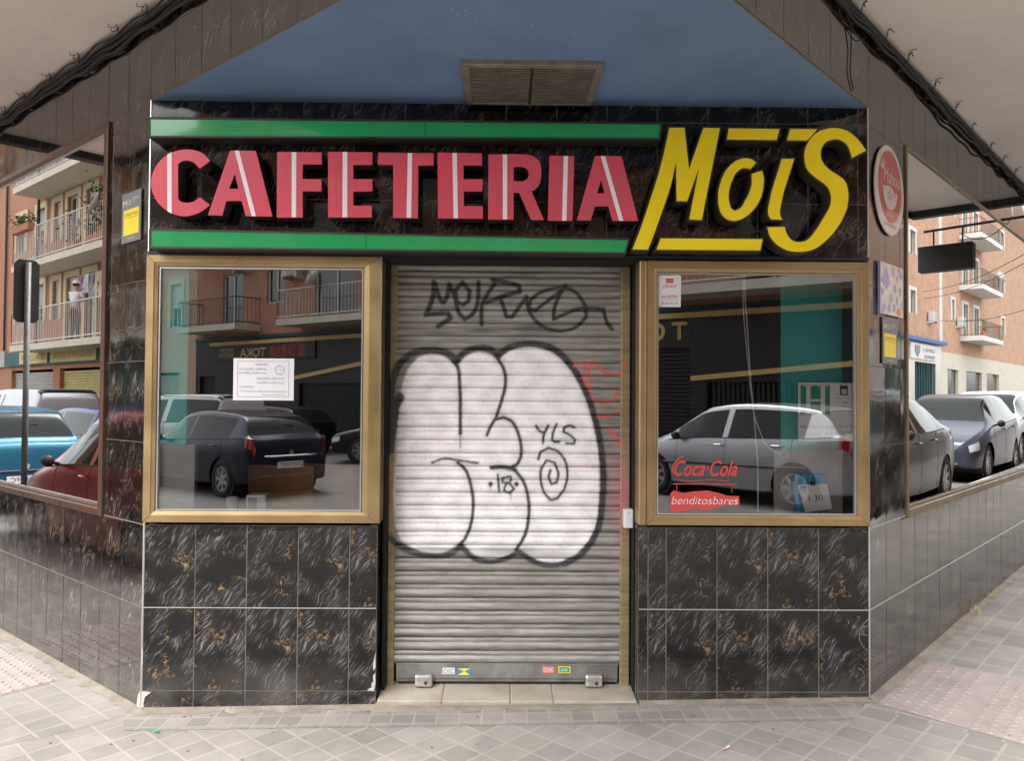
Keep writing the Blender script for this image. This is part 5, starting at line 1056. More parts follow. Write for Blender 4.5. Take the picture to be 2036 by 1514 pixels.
    for j in range(nv-1):
        vc=(vk[j]+vk[j+1])/2
        for i in range(nu-1):
            if hole[j,i] and hole[j,i+1] and hole[j+1,i] and hole[j+1,i+1]: continue
            if (hole[j,i]|hole[j,i+1]|hole[j+1,i]|hole[j+1,i+1]): continue
            uc=(us[i]+us[i+1])/2; xc=abs(Y[j,i])
            for sgn in (1,-1):
                key='body'
                if 3.1<uc<3.95 and vc>6.05: key='windscreen'
                elif 5<vc<5.98 and 3.25<uc<(5.95 if kind!='van' else 6.7) and not (4.60<uc<4.75): key='side_window'
                elif (6.12<uc<6.92) and vc>6.05: key='rear_window'
                elif 1.0<uc<2.0 and 3.5<vc<4.75: key='headlight' if sgn>0 else 'headlight.'
                elif kind!='van' and 7.05<uc<8.5 and 3.9<vc<5.0: key='tail_light' if sgn>0 else 'tail_light.'
                elif kind=='van' and 7.3<uc<8.5 and 3.2<vc<5.0: key='tail_light' if sgn>0 else 'tail_light.'
                elif vc<1.0: key='underside'
                if kind=='van' and key=='side_window' and uc>4.75 and not rack: key='body'
                put(key,sgn,i,j)
    # nose and tail caps
    for i in (0,nu-1):
        ring=[(X[j,i],Y[j,i],Z[j,i]) for j in range(nv)]+[(X[j,i],-Y[j,i],Z[j,i]) for j in range(nv-2,0,-1)]
        parts['body'].face(ring if i==0 else ring[::-1])
    mats={'body':paint_,'windscreen':M['cglass'],'side_window':M['cglass'],'rear_window':M['cglass'],'headlight':M['chead'],'tail_light':M['ctail'],'underside':M['ctrim']}
    body=None
    for key in ('body','underside','windscreen','side_window','rear_window','headlight','headlight.','tail_light','tail_light.'):
        if key not in parts: continue
        k=key.rstrip('.'); o=parts[key].build(k,mats[k],t,smooth=True,local=True)
        bm_=__import__('bmesh').new(); bm_.from_mesh(o.data); __import__('bmesh').ops.remove_doubles(bm_,verts=bm_.verts,dist=.0005); bm_.to_mesh(o.data); bm_.free()
        if k=='body': body=o; e=o.modifiers.new('e','EDGE_SPLIT'); e.split_angle=R(38)
    # seams and trims follow the surface
    def line(pairs,r,off=.0):
        out=[]
        for (u,v) in pairs:
            a,b_,c=surf(np.array([u]),np.array([v])); out.append((a[0],b_[0][0]+off,c[0][0]))
        return out
    sm=MB()
    for sgn in (1,-1):
        for u in (3.35,4.68,5.75):
            l=[(x_,sgn*y_,z_) for x_,y_,z_ in line([(u,v) for v in (1.6,2,2.6,3.2,4,4.6,5)],.003)]; sm.tube(l,.004,4)
        l=[(x_,sgn*y_,z_) for x_,y_,z_ in line([(u,5.0) for u in np.linspace(3.1,6.7,14)],.003,.002)]; sm.tube(l,.008,4)
    sm.build('door_seam',M['ctrim'],t,local=True)
    if trimstrip:
        b=MB()
        for sgn in (1,-1):
            l=[(x_,sgn*y_,z_) for x_,y_,z_ in line([(u,2.9) for u in np.linspace(3.0,6.0,12)],.003,.004)]; b.tube(l,.022,6)
        b.build('rubbing_strip',M['ctrim'],t,local=True)
    if handles:
        for sgn in (1,-1):
            for u in (4.5,5.55):
                (hx,hy,hz),=line([(u,4.35)],0); b=MB(); b.tube([(hx+.09,sgn*(hy+.008),hz),(hx+.06,sgn*(hy+.03),hz),(hx-.06,sgn*(hy+.03),hz),(hx-.09,sgn*(hy+.008),hz)],.013,6)
                b.build('door_handle',paint_,t,local=True)
    for sgn in (1,-1):
        (hx,hy,hz),=line([(3.42,5.0)],0); b=MB()
        c=Vector((hx,sgn*(hy+.12),hz+.05)); b.lathe(c+Vector((.07,0,0)),(-1,0,0),[(0,.015),(.02,.045),(.05,.062),(.09,.066),(.11,.055)],12); b.tube([(hx,sgn*hy,hz+.01),c],.02,6); b.build('wing_mirror',M['ctrim'],t,smooth=True,local=True)
    # wheels
    for xc in (xf,xr):
        for sgn in (1,-1):
            yo=W/2-.03; A=(0,sgn,0); r=wheel_r; b=MB()
            b.lathe((xc,sgn*(yo-.19),r),A,[(0,r*.66),(0,r*.95),(.02,r),(.17,r),(.19,r*.95),(.192,r*.70),(.17,r*.66)],28); w_=b.build('wheel',M['tyre'],t,smooth=True,local=True)
            b=MB(); b.lathe((xc,sgn*(yo-.02),r),A,[(-.10,r*.64),(.012,r*.68),(.012,r*.62),(-.03,r*.58),(-.035,.0)],24)
            b.build('rim',M['ctrim'],w_,local=True)
            b=MB(); ns=7
            for k in range(ns):
                a=6.283*k/ns; ca,sa=math.cos(a),math.sin(a); pp_=lambda rr_,off,yy:(xc+rr_*ca-off*sa,sgn*(yo-.02+yy),r+rr_*sa+off*ca)
                b.hexa([pp_(.03,-.03,-.03),pp_(.03,.03,-.03),pp_(.03,.03,.005),pp_(.03,-.03,.005),pp_(r*.64,-.028,-.03),pp_(r*.64,.028,-.03),pp_(r*.64,.024,.008),pp_(r*.64,-.024,.008)])
            b.lathe((xc,sgn*(yo-.02),r),A,[(-.02,.05),(.008,.045),(.01,.0)],14); b.lathe((xc,sgn*(yo-.02),r),A,[(.0,r*.69),(.014,r*.68),(.014,r*.62),(-.02,r*.60)],28)
            b.build('spokes',M['rim'],w_,local=True)
        b=MB(); b.lathe((xc,-(W/2-.06),wz),(0,1,0),[(0,ra*1.02),(W-.12,ra*1.02)],20); 
        b.f=b.f[:-2] if False else b.f; b.build('wheel_well',M['ctrim'],t,local=True)
    # plates, badge, bumper details
    xb=-L/2; zz=.90*hs if kind in('hatch','mpv') else .62
    zr=.56 if kind!='sedan' else .70
    b=MB(); b.box((xb-.012,-.26,zr-.055),(xb+.02,.26,zr+.055)); pl_=b.build('number_plate',M['plate'],t,local=True)
    if plate:
        b=MB(); b.box((xb-.014,.225,zr-.05),(xb-.011,.258,zr+.05)); b.build('blue_band',CP['navy'],pl_,local=True)
        Mx=Matrix(((0,0,-1,xb-.0135),(-1,0,0,0),(0,1,0,zr-.035),(0,0,0,1)))
        text_mesh('lettering',plate,None,0,0,0,.07,M['ink'],pl_,width=.42,align='CENTER',local=True,M=Mx)
    b=MB(); b.tube([(xb+.01,-.36*W,zr-.19),(xb-.01,-.2*W,zr-.19),(xb-.01,.2*W,zr-.19),(xb+.01,.36*W,zr-.19)],.05,8); b.tube([(xb+.02,-.25*W,zr+.13),(xb-.012,-.2*W,zr+.13),(xb-.012,.2*W,zr+.13),(xb+.02,.25*W,zr+.13)],.014,6); b.build('bumper_trim',M['ctrim'],t,local=True)
    if chrome_strip: b=MB(); b.tube([(xb+.035,-.33*W,zr+.155),(xb-.012,-.2*W,zr+.15),(xb-.016,0,zr+.15),(xb-.012,.2*W,zr+.15),(xb+.035,.33*W,zr+.155)],.018,6); b.build('chrome_strip',M['chrome'],t,local=True)
    b=MB(); xe=L/2; b.box((xe-.03,-.26,.38),(xe+.012,.26,.49)); b.build('number_plate',M['plate'],t,local=True)
    b=MB(); b.tube([(xe-.02,-.24*W,.56),(xe+.006,0,.57),(xe-.02,.24*W,.56)],.03,8); b.tube([(xe-.02,-.30*W,.30),(xe+.004,0,.30),(xe-.02,.30*W,.30)],.045,8); b.build('grille',M['ctrim'],t,local=True)
    b=MB(); b.lathe((xb+.004,0,zr+.20),(-1,0,0),[(0,.045),(.012,.045),(.014,.036),(.008,.034)],18); b.lathe((xe-.015,0,.64),(1,0,0),[(0,.045),(.012,.045),(.014,.036)],18); b.build('badge',M['chrome'],t,local=True)
    b=MB(); (a1,a2,a3),=line([(6.5,8)],0); b.tube([(a1+.30,.0,a3+.10),(a1+.20,0,a3+.22)],.004,4)
    b.tube([(a1+.02,0,a3+.01),(a1-.02,.22,a3-.0)],.010,5); b.build('rear_wiper',M['ctrim'],t,local=True)
    if rack:
        b=MB()
        for sgn in (1,-1): b.tube([(-L*.42,sgn*W*.33,1.78*hs),(-L*.40,sgn*W*.33,1.84*hs),(L*.1,sgn*W*.33,1.86*hs),(L*.12,sgn*W*.33,1.80*hs)],.016,6)
        b.build('roof_rail',M['chrome'],t,local=True)
    return t
RZ=-KERB
def gp(x,y): return (x,y,ground(x)+RZ)
HDL=math.atan2(dL.y,dL.x); HDR=math.atan2(dR.y,dR.x)
make_car('parked_car','hatch',CP['darkblue'],gp(-5.2,-10.85),math.atan2(-.664,-.747),'dark blue hatchback with a chrome rear strip, mirrored in the left shop window',L=4.25,W=1.75,hs=1.0,plate='2707 FHZ',chrome_strip=True)
make_car('parked_car','hatch',CP['silver'],gp(3.94,-8.58),math.atan2(-.8,-.6),'silver hatchback with a black rubbing strip, mirrored in the right shop window',L=4.2,W=1.75,hs=1.035,trimstrip=True,plate='4127 CNK')
make_car('parked_car','hatch',CP['black'],gp(-7.1,-20.2),math.atan2(-.60,-.80),'black hatchback with red tail lamps parked before the dark shop front',L=4.2)
make_car('parked_car','hatch',CP['black'],gp(-2.2,-16.4),math.atan2(-.12,-1),'black car with bright alloy wheels, its nose beside the black hatchback',L=4.3)
make_car('parked_van','van',CP['white'],gp(-8.3,-17.2),math.atan2(-.60,-.80),'white van with roof rails parked behind the dark blue hatchback',L=4.4,W=1.8,hs=.95,rack=True,cat='van')
make_car('parked_car','hatch',CP['grey'],gp(-11.2,-18.6),math.atan2(-.9,-.3),'grey car furthest left in the left shop window reflection',L=4.1)
def Lw(t,e): q=PL+dL*t-nL*e; return gp(q.x,q.y)
def Rw(t,e): q=PR+dR*t-nR*e; return gp(q.x,q.y)
make_car('parked_car','hatch',CP['red'],Lw(4.7,2.32),HDL,'dark red hatchback parked along the left street kerb, mirrored in the bronze-framed window',L=4.1,hs=1.09)
make_car('parked_car','mpv',CP['skyblue'],Lw(11.5,2.4),HDL,'bright sky blue people carrier parked ahead of the dark red car',L=4.4,W=1.8,hs=1.03,plate='3793 FFC')
make_car('parked_car','mpv',CP['navy'],Lw(15.2,5.6),HDL,'dark blue family car across the left street behind the sky blue one',L=4.3,hs=1.03)
make_car('parked_van','van',CP['white'],Lw(24.5,5.6),HDL,'white van with side windows far along the left street',L=4.6,W=1.85,rack=True,cat='van')
make_car('parked_van','van',CP['silver'],Lw(19.3,5.7),HDL,'tall pale grey delivery van under the shop awnings of the left street',L=5.0,W=1.95,hs=1.12,cat='van')
make_car('parked_car','sedan',CP['darkgreen'],Rw(7.45,2.65),HDR+math.pi,'dark grey-green saloon parked along the right street kerb next to the corner',L=4.6,W=1.8,hs=1.10)
make_car('parked_car','hatch',CP['greyblue'],Rw(13.1,2.65),HDR+math.pi,'grey-blue hatchback facing the corner behind the dark saloon',L=3.95,W=1.7,hs=1.06)
make_car('parked_car','hatch',CP['navy'],Rw(17.2,6.9),HDR,'blue car across the right street behind the grey-blue hatchback',L=4.1)
make_car('parked_car','mpv',CP['white'],Rw(17.6,2.9),HDR+math.pi,'white people carrier parked second behind the dark saloon',L=4.3)
make_car('parked_car','mpv',CP['silver'],Rw(23.2,7.0),HDR,'silver people carrier further up the far side of the right street',L=4.3)

# ------------------------------------------------------------------ street sign at the left kerb
ps=PL+dL*5.55-nL*1.2; 
st=thing('road_sign',(ps.x,ps.y,ground(ps.x)),'road sign on a grey post, its black back turned to the corner','road sign')
SF=FR(Vector((ps.x,ps.y,ground(ps.x))),(nL*.95+dL*.35),Vector((0,0,1)))
b=MB(); b.tube([(ps.x,ps.y,ground(ps.x)-.05),(ps.x,ps.y,ground(ps.x)+3.05)],.03,12); M['galv']=mat('galvanised_post',(.12,.12,.115),.5,metal=.3,noise=.3,nscale=8); b.build('post',M['galv'],st,smooth=True)
n1=(dL*1.0).normalized(); X1=nL
SG=FR(Vector((ps.x,ps.y,ground(ps.x)))+n1*.04,Vector((-n1.y,n1.x,0)),n1)
b=MB(); w2,h0,h1,c=.12,2.40,3.08,.04
poly=[(-w2+c,h0),(w2-c,h0),(w2,h0+c),(w2,h1-c),(w2-c,h1),(-w2+c,h1),(-w2,h1-c),(-w2,h0+c)]
b.prism(SG,poly,-.012,.002); b.build('sign_back',M['black'],st)
b=MB(); b.prism(SG,[(u*1.01,v) for u,v in poly],.002,.014); b.build('sign_face',M['enw'],st)

# ------------------------------------------------------------------ buildings across the streets
M['orange']=mat('orange_render',(.43,.21,.12),.9,noise=.12,nscale=.8); M['cream']=mat('cream_surround',(.62,.52,.34),.8,noise=.1,nscale=2)
M['slab']=mat('pale_balcony_edge',(.62,.57,.47),.85,noise=.15,nscale=3); M['rail']=mat('white_railing',(.6,.58,.55),.5); M['drail']=mat('dark_railing',(.03,.03,.03),.5)
M['wglass']=mat('window_glass',(.03,.035,.04),.04,coat=1,noise=.5,nscale=1.2); M['blind']=mat('roller_blind',(.55,.53,.48),.7); M['wframe']=mat('white_window_frame',(.6,.6,.58),.5)
M['teal']=mat('dark_teal_front',(.02,.10,.10),.6,noise=.3,nscale=1.5); M['blackfront']=mat('black_shop_front',(.012,.012,.014),.5,noise=.3,nscale=2)
M['goldstripe']=mat('gold_stripe',(.62,.42,.16),.5); M['tealstripe']=mat('dark_green_band',(.01,.05,.05),.5)
M['rshut']=mat('pale_roller_door',(.42,.40,.36),.6,noise=.2,nscale=2); M['pinkr']=mat('beige_render',(.52,.40,.31),.9,noise=.12,nscale=.7); M['roof']=mat('roof_gravel',(.3,.2,.15),.9)
M['leaf']=mat('balcony_leaves',(.06,.12,.03),.7,noise=.5,nscale=9); M['terra']=mat('terracotta',(.38,.15,.08),.8); M['acm']=mat('air_conditioner_grey',(.5,.5,.48),.5)
def facade(t,F,u0,u1,z0,z1,holes,m,depth=6.,name='wall'):
    b=MB(); U=sorted({u0,u1,*[h[0] for h in holes],*[h[1] for h in holes]}); V=sorted({z0,z1,*[h[2] for h in holes],*[h[3] for h in holes]})
    for a,c in zip(U,U[1:]):
        for d,e in zip(V,V[1:]):
            mu,mv=(a+c)/2,(d+e)/2
            if any(h[0]<mu<h[1] and h[2]<mv<h[3] for h in holes): continue
            b.face([F(a,d),F(c,d),F(c,e),F(a,e)],[(a,d),(c,d),(c,e),(a,e)])
    for (a,c,d,e) in holes:
        q=-.18
        for p,r,s,w_ in ((F(a,d),F(c,d),F(c,d,q),F(a,d,q)),(F(a,e,q),F(c,e,q),F(c,e),F(a,e)),(F(a,d,q),F(a,e,q),F(a,e),F(a,d)),(F(c,d),F(c,e),F(c,e,q),F(c,d,q))):
            b.face([p,r,s,w_],[(0,0),(1,0),(1,.2),(0,.2)])
    for uu in (u0,u1): b.face([F(uu,z0),F(uu,z1),F(uu,z1,-depth),F(uu,z0,-depth)],[(0,z0),(0,z1),(depth,z1),(depth,z0)])
    b.face([F(u0,z0,-depth),F(u1,z0,-depth),F(u1,z1,-depth),F(u0,z1,-depth)],[(0,0),(1,0),(1,1),(0,1)])
    b.face([F(u0,z1),F(u1,z1),F(u1,z1,-depth),F(u0,z1,-depth)],[(0,0),(1,0),(1,1),(0,1)])
    return b.build(name,m,t)
def window(t,F,a,c,d,e,style='plain',fm=None,surround=None):
    fm=fm or M['wframe']; b=MB(); q=.05
    for (x0,x1,y0,y1) in ((a,c,d,d+q),(a,c,e-q,e),(a,a+q,d+q,e-q),(c-q,c,d+q,e-q),((a+c)/2-.03,(a+c)/2+.03,d+q,e-q)): b.fbox(F,x0,x1,y0,y1,-.14,-.08)
    o=b.build('window',fm,t)
    b=MB(); b.face([F(a+q,d+q,-.12),F(c-q,d+q,-.12),F(c-q,e-q,-.12),F(a+q,e-q,-.12)]); b.build('pane',M['wglass'],o)
    if style=='blind': b=MB(); b.fbox(F,a+q,c-q,d+(e-d)*.45,e-q,-.11,-.09); b.build('blind',M['blind'],o)
    if surround:
        b=MB(); s=.20
        for (x0,x1,y0,y1) in ((a-s,a,d-.0,e+s),(c,c+s,d-.0,e+s),(a,c,e,e+s)): b.fbox(F,x0,x1,y0,y1,.0,.045)
        b.build('surround',surround,o)
    return o
def balcony(t,F,a,c,z,dep=.95,slabm=None,railm=None,step=.12,h=1.0,th=.16,posts=None):
    b=MB(); b.fbox(F,a,c,z-th,z,.0,dep); o=b.build('balcony',slabm or M['slab'],t)
    b=MB(); e=dep-.04
    path=[F(a+.04,z,0),F(a+.04,z,e),F(c-.04,z,e),F(c-.04,z,0)]
    for hh in (.08,h): b.tube([p+Zv*hh for p in path],.022,5)
    for p,q in zip(path,path[1:]):
        n=max(2,int((q-p).length/step))
        for k in range(n+1):
            r=p.lerp(q,k/n); b.tube([r+Zv*.05,r+Zv*h],.010,4,cap=False)
    b.build('railing',railm or M['rail'],o); return o
def plant(F,u,v,e,lab,r=.35,h=.6,n=70,box=True,group='balcony plants'):
    t=thing('balcony_plant',F(u,v,e),lab,'plant',group); b=MB()
    if box: b.fbox(F,u-r,u+r,v,v+.22,e-.1,e+.1); b.build('pot',M['terra'],t)
    b=MB()
    for k in range(n):
        p=F(u+random.gauss(0,r*.55),v+.2+abs(random.gauss(h*.4,h*.3)),e+random.gauss(0,.12)); a=Vector((random.uniform(-1,1),random.uniform(-1,1),random.uniform(-1,1))).normalized(); c=a.orthogonal().normalized()
        s=random.uniform(.04,.09); b.face([p,p+a*s+c*s*.4,p+a*s*2,p+a*s-c*s*.4])
    b.build('foliage',M['leaf'],t); b=MB()
    for k in range(5): b.tube([F(u,v+.1,e),F(u+random.uniform(-r,r)*.6,v+h*.8,e+random.uniform(-.08,.08))],.008,4)
    b.build('stem',M['terra'],t)
def aircon(F,u,v,lab):
    t=thing('air_conditioner',F(u,v,.2),lab,'air conditioner','air conditioners on the facades')
    b=MB(); b.fbox(F,u-.42,u+.42,v,v+.56,.06,.36); b.build('casing',M['acm'],t,bevel=.02)
    b=MB(); 
    for rr in (.08,.14,.20,.25): 
        n=20
        for k in range(n):
            a,c=6.283*k/n,6.283*(k+1)/n; b.face([F(u-.1+r_*math.cos(x),v+.28+r_*math.sin(x),.364) for r_,x in ((rr-.012,a),(rr,a),(rr,c),(rr-.012,c))])
    b.build('fan_grille',M['drail'],t); b=MB(); b.fbox(F,u-.4,u-.34,v-.1,v,.0,.36); b.fbox(F,u+.34,u+.4,v-.1,v,.0,.36); b.build('bracket',M['acm'],t)
def dish(F,u,v,lab,r=.4,e=.9):
    t=thing('satellite_dish',F(u,v,e),lab,'satellite dish','satellite dishes'); b=MB(); ax=(F.N+Zv*.5+F.X*.3).normalized(); O=F(u,v,e)
    b.lathe(O,ax,[(.0,.01),(.02,r*.4),(.07,r*.75),(.13,r)],24); o=b.build('reflector',M['rail'],t,smooth=True)
    b=MB(); b.tube([O-Zv*r,O+ax*.45],.012,5); b.tube([O,O-ax*.15,O-ax*.15-Zv*.6],.02,6); b.build('arm',M['galv'],t)
# -- left street: orange building with cream surrounds
LB=FR(PL-nL*8.0,dL,nL)
lb=thing('apartment_building',LB(26,-.6,-3),'orange rendered apartment building with cream window surrounds across the left street','building')
rows=(3.1,5.75,8.4,11.05); wins=[]
xs_w=[(19.9,20.7,1),(21.4,22.2,1),(22.8,23.7,1),(24.3,24.9,0),(25.7,26.5,0),(27.6,28.5,0),(14.9,15.7,1),(16.4,17.1,0),(18.0,18.8,1),(30.8,31.6,0),(33.6,34.4,0),(36.5,37.4,0),(40,41,0),(44,45,0)]
for z in rows:
    for (a,c,dr) in xs_w: wins.append((a,c,z+(0.02 if dr else .85),z+2.15))
shops=[(15.5,20.2,-.3,2.4),(20.8,24.2,-.3,2.3),(24.8,28.9,-.3,2.3),(31,36,-.3,2.4),(38,44,-.3,2.4)]
facade(lb,LB,14.0,48,-1.2,14.6,wins+shops,M['orange'],8)
for w_ in wins: window(lb,LB,*w_,style=random.choice(['plain','blind']),surround=M['cream'])
M['yellowb']=mat('yellow_banner',(.6,.5,.2),.7,noise=.2,nscale=4)
for i,s in enumerate(shops):
    b=MB(); n=int((s[3]-s[2])/.09)
    for k in range(n): b.fbox(LB,s[0],s[1],s[2]+k*.09+.006,s[2]+(k+1)*.09-.006,-.2,-.13)
    b.build('roller_door',[M['teal'],M['yellowb'],M['rshut'],M['rshut'],M['teal']][i],lb)
b=MB(); b.fbox(LB,14.2,29.2,2.45,2.95,.002,.12); b.build('shop_fascia',M['teal'],lb)
b=MB(); b.fbox(LB,29.4,47,2.45,3.05,.002,.10); b.build('shop_fascia',M['rshut'],lb)
for (a,c,s) in ((20.9,24.6,'VENDO ESTE LOCAL'),(24.9,27.6,'SE ALQUILA')):
    o=MB().fbox(LB,a,c,2.5,2.93,.13,.16).build('banner',M['yellowb']); tag(o,{'VENDO ESTE LOCAL':'long yellow banner over the shop fronts of the left street','SE ALQUILA':'shorter faded yellow banner further along the left street'}[s],'banner','yellow shop banners')
    text_mesh('lettering',s,LB,a+.2,2.62,.165,.2,M['terra'],o,width=(c-a)-.4)
for k,z in enumerate((3.05,5.70,8.35,11.0)):
    balcony(lb,LB,17.0,25.8,z,1.0,railm=M['rail'],step=.14,th=.2,h=1.1); balcony(lb,LB,14.2,16.6,z,1.0,railm=M['rail'],step=.14,th=.18)
b=MB(); b.tube([LB(26.2,2.9,.08),LB(26.2,14,.08)],.05,8); b.tube([LB(29.6,2.9,.06),LB(29.6,14,.06)],.04,8); b.build('drain_pipe',M['drail'],lb)
random.seed(21)
plant(LB,24.6,6.7,1.05,'long flower box hung on the railing at the far end of the second balcony',r=.8,h=.35,n=140)
plant(LB,19.6,5.8,.7,'tall leafy plant on the second balcony beside the dish',r=.5,h=1.7,n=260)
plant(LB,18.6,5.8,.8,'dense green plant at the near end of the second balcony',r=.45,h=1.1,n=150)
plant(LB,21.0,5.75,.8,'thin climbing plant in the middle of the second balcony',r=.3,h=.9,n=60)
plant(LB,18.5,8.4,.8,'small plant on the highest visible balcony',r=.4,h=.5,n=60)
dish(LB,18.9,6.7,'white satellite dish on the second balcony railing of the orange building',.38,1.0)
# laundry and the person on the first balcony
def cloth(u,v,w_,h,m,lab,name='hanging_cloth',legs=False):
    b=MB(); n=8
    rows_=[]
    for i in range(n+1):
        rows_.append([LB(u-1.75+w_*j/6-(0.04*math.sin(i*.9) if 1 else 0),v-h*i/n,.45+.03*math.sin(j*1.9+i*.7)) for j in range(7)])
    for i in range(n):
        for j in range(6):
            if legs and i>2 and j in (2,3): continue
            b.face([rows_[i][j],rows_[i][j+1],rows_[i+1][j+1],rows_[i+1][j]])
    o=b.build(name,m); sd_=o.modifiers.new('s','SOLIDIFY'); sd_.thickness=.012; tag(o,lab,'laundry','laundry on the balcony line')
cl=[('lilac',(.35,.18,.35),22.95,.4,.75,'lilac cloth pegged furthest along the laundry line',0),('white',(.7,.7,.72),22.5,.35,.95,'white towel on the laundry line above the person',0),('grey',(.3,.32,.4),22.15,.28,1.2,'grey-blue cloth on the laundry line',0),('beige trousers',(.55,.45,.35),21.55,.5,1.35,'beige trousers on the laundry line',1),('pale',(.55,.55,.5),21.2,.25,.4,'small pale cloth on the laundry line',0),('red',(.5,.03,.06),20.75,.36,.55,'dark red cloth at the near end of the laundry line',0)]
for nme,c,u,w_,h,lab,lg in cl: cloth(u,5.05,w_,h*.6,mat(nme+'_cloth',c,.9),lab,legs=bool(lg),name='hanging_trousers' if lg else 'hanging_cloth')
o=MB().tube([LB(18.6,5.07,.45),LB(21.9,5.07,.45)],.006,4).tube([LB(18.6,5.07,.45),LB(18.6,5.07,0)],.015,5).tube([LB(21.9,5.07,.45),LB(21.9,5.07,0)],.015,5).build('laundry_line',M['galv']); tag(o,'laundry line in front of the first balcony of the orange building','laundry line')
def skin(name,verts,edges,radii,m,parent,root=0,sub=2):
    me=bpy.data.meshes.new(name); me.from_pydata(verts,edges,[]); o=bpy.data.objects.new(name,me); COL.objects.link(o); me.materials.append(m)
    s=o.modifiers.new('skin','SKIN'); s.use_smooth_shade=True
    lay=me.skin_vertices[0].data
    for i,r in enumerate(radii): lay[i].radius=(r,r*.85 if name!='body' else r); lay[i].use_root=(i==root)
    ss=o.modifiers.new('sub','SUBSURF'); ss.levels=sub; ss.render_levels=sub
    if parent: o.parent=parent
    return o
pz=3.05; pu=20.95; pe=.74
pb_=LB(pu,pz,pe); rzp=math.atan2(-LB.N.y,-LB.N.x)-.5
person=thing('person',pb_,'person in white T-shirt, white cap and dark trousers hanging laundry on the first balcony','person',rz=rzp)
M['skin']=mat('skin',(.42,.22,.15),.6); M['wcloth']=mat('white_cotton',(.7,.68,.68),.9); M['dcloth']=mat('dark_striped_trousers',(.04,.04,.05),.9)
def rg(z): return z
V=[(0,0,.95),(0,0,1.15),(.02,0,1.36),(.02,0,1.46),(.03,0,1.53),(.04,0,1.64),(.03,0,1.72),
 (.02,.17,1.38),(.10,.27,1.14),(.34,.20,1.12),(.43,.17,1.14),(.02,-.17,1.38),(.12,-.26,1.16),(.36,-.16,1.20),(.45,-.12,1.23),
 (0,.09,.88),(.01,.10,.48),(-.01,.10,.08),(.10,.11,.03),(0,-.09,.88),(.03,-.10,.48),(.0,-.10,.08),(.11,-.11,.03)]
E_=[(0,1),(1,2),(2,3),(3,4),(4,5),(5,6),(2,7),(7,8),(8,9),(9,10),(2,11),(11,12),(12,13),(13,14),(0,15),(15,16),(16,17),(17,18),(0,19),(19,20),(20,21),(21,22)]
rr=[.13,.12,.13,.06,.055,.095,.075,.06,.045,.035,.03,.06,.045,.035,.03,.09,.06,.042,.035,.09,.06,.042,.035]
# fingers
def hand(w,dirv,side):
    base=len(V)
    for k,(dy,l) in enumerate(((-.025,.07),(-.009,.08),(.008,.075),(.024,.06))):
        V.append((w[0]+.03,w[1]+dy,w[2])); V.append((w[0]+.03+l*.6,w[1]+dy,w[2]+.01)); V.append((w[0]+.03+l,w[1]+dy,w[2]-.015))
        rr.extend([.012,.010,.008]); n=len(V); E_.append((side,n-3)); E_.append((n-3,n-2)); E_.append((n-2,n-1))
    V.append((w[0]+.01,w[1]+(.04 if side==10 else -.04),w[2]+.01)); V.append((w[0]+.05,w[1]+(.055 if side==10 else -.055),w[2]+.02)); rr.extend([.012,.009]); n=len(V); E_.append((side,n-2)); E_.append((n-2,n-1))
hand(V[10],1,10); hand(V[14],1,14)
bo=skin('body',V,E_,rr,M['skin'],person)
skin('shirt',[(0,0,.93),(0,0,1.15),(.02,0,1.37),(.02,0,1.44),(.02,.17,1.39),(.07,.235,1.24),(.02,-.17,1.39),(.08,-.23,1.25)],[(0,1),(1,2),(2,3),(2,4),(4,5),(2,6),(6,7)],[.155,.15,.155,.085,.085,.07,.085,.07],M['wcloth'],person)
skin('trousers',[(0,0,.98),(0,0,.90),(0,.09,.84),(.01,.10,.48),(-.01,.10,.10),(0,-.09,.84),(.03,-.10,.48),(.0,-.10,.10)],[(0,1),(1,2),(2,3),(3,4),(1,5),(5,6),(6,7)],[.135,.14,.105,.078,.06,.105,.078,.06],M['dcloth'],person)
skin('hair',[(.0,0,1.60),(-.01,0,1.66),(0,0,1.70)],[(0,1),(1,2)],[.085,.10,.09],M['dcloth'],person)
b=MB(); b.lathe((.03,0,1.69),(0,0,1),[(0,.108),(.04,.106),(.08,.085),(.105,.04),(.11,0)],18); b.hexa([(.09,-.07,1.69),(.21,-.05,1.68),(.21,.05,1.68),(.09,.07,1.69),(.09,-.07,1.705),(.21,-.05,1.69),(.21,.05,1.69),(.09,.07,1.705)]); b.build('cap',M['wcloth'],person,smooth=True,local=True)
b=MB(); b.lathe((.125,0,1.625),(1,0,0),[(-.02,.02),(.012,.014),(.02,.0)],8); b.build('nose',M['skin'],person,local=True)
b=MB()
for s in (-.03,.03): b.lathe((.118,s,1.65),(1,0,0),[(0,.010),(.006,.006)],8)
b.build('eyes',M['ink'],person,local=True); b=MB(); b.box((.115,-.022,1.578),(.126,.022,1.585)); b.build('mouth',M['redink'],person,local=True)
b=MB()
for s in (-1,1): b.lathe((.03,s*.093,1.635),(0,s,0),[(0,.012),(.01,.028),(.02,.02)],10)
b.build('ears',M['skin'],person,local=True)
b=MB()
for s in (.10,-.10): b.hexa([(-.06,s-.045,.0),(.17,s-.045,.0),(.17,s+.045,.0),(-.06,s+.045,.0),(-.06,s-.04,.08),(.13,s-.035,.05),(.13,s+.035,.05),(-.06,s+.04,.08)])
b.build('shoes',M['ctrim'],person,local=True,bevel=.015)

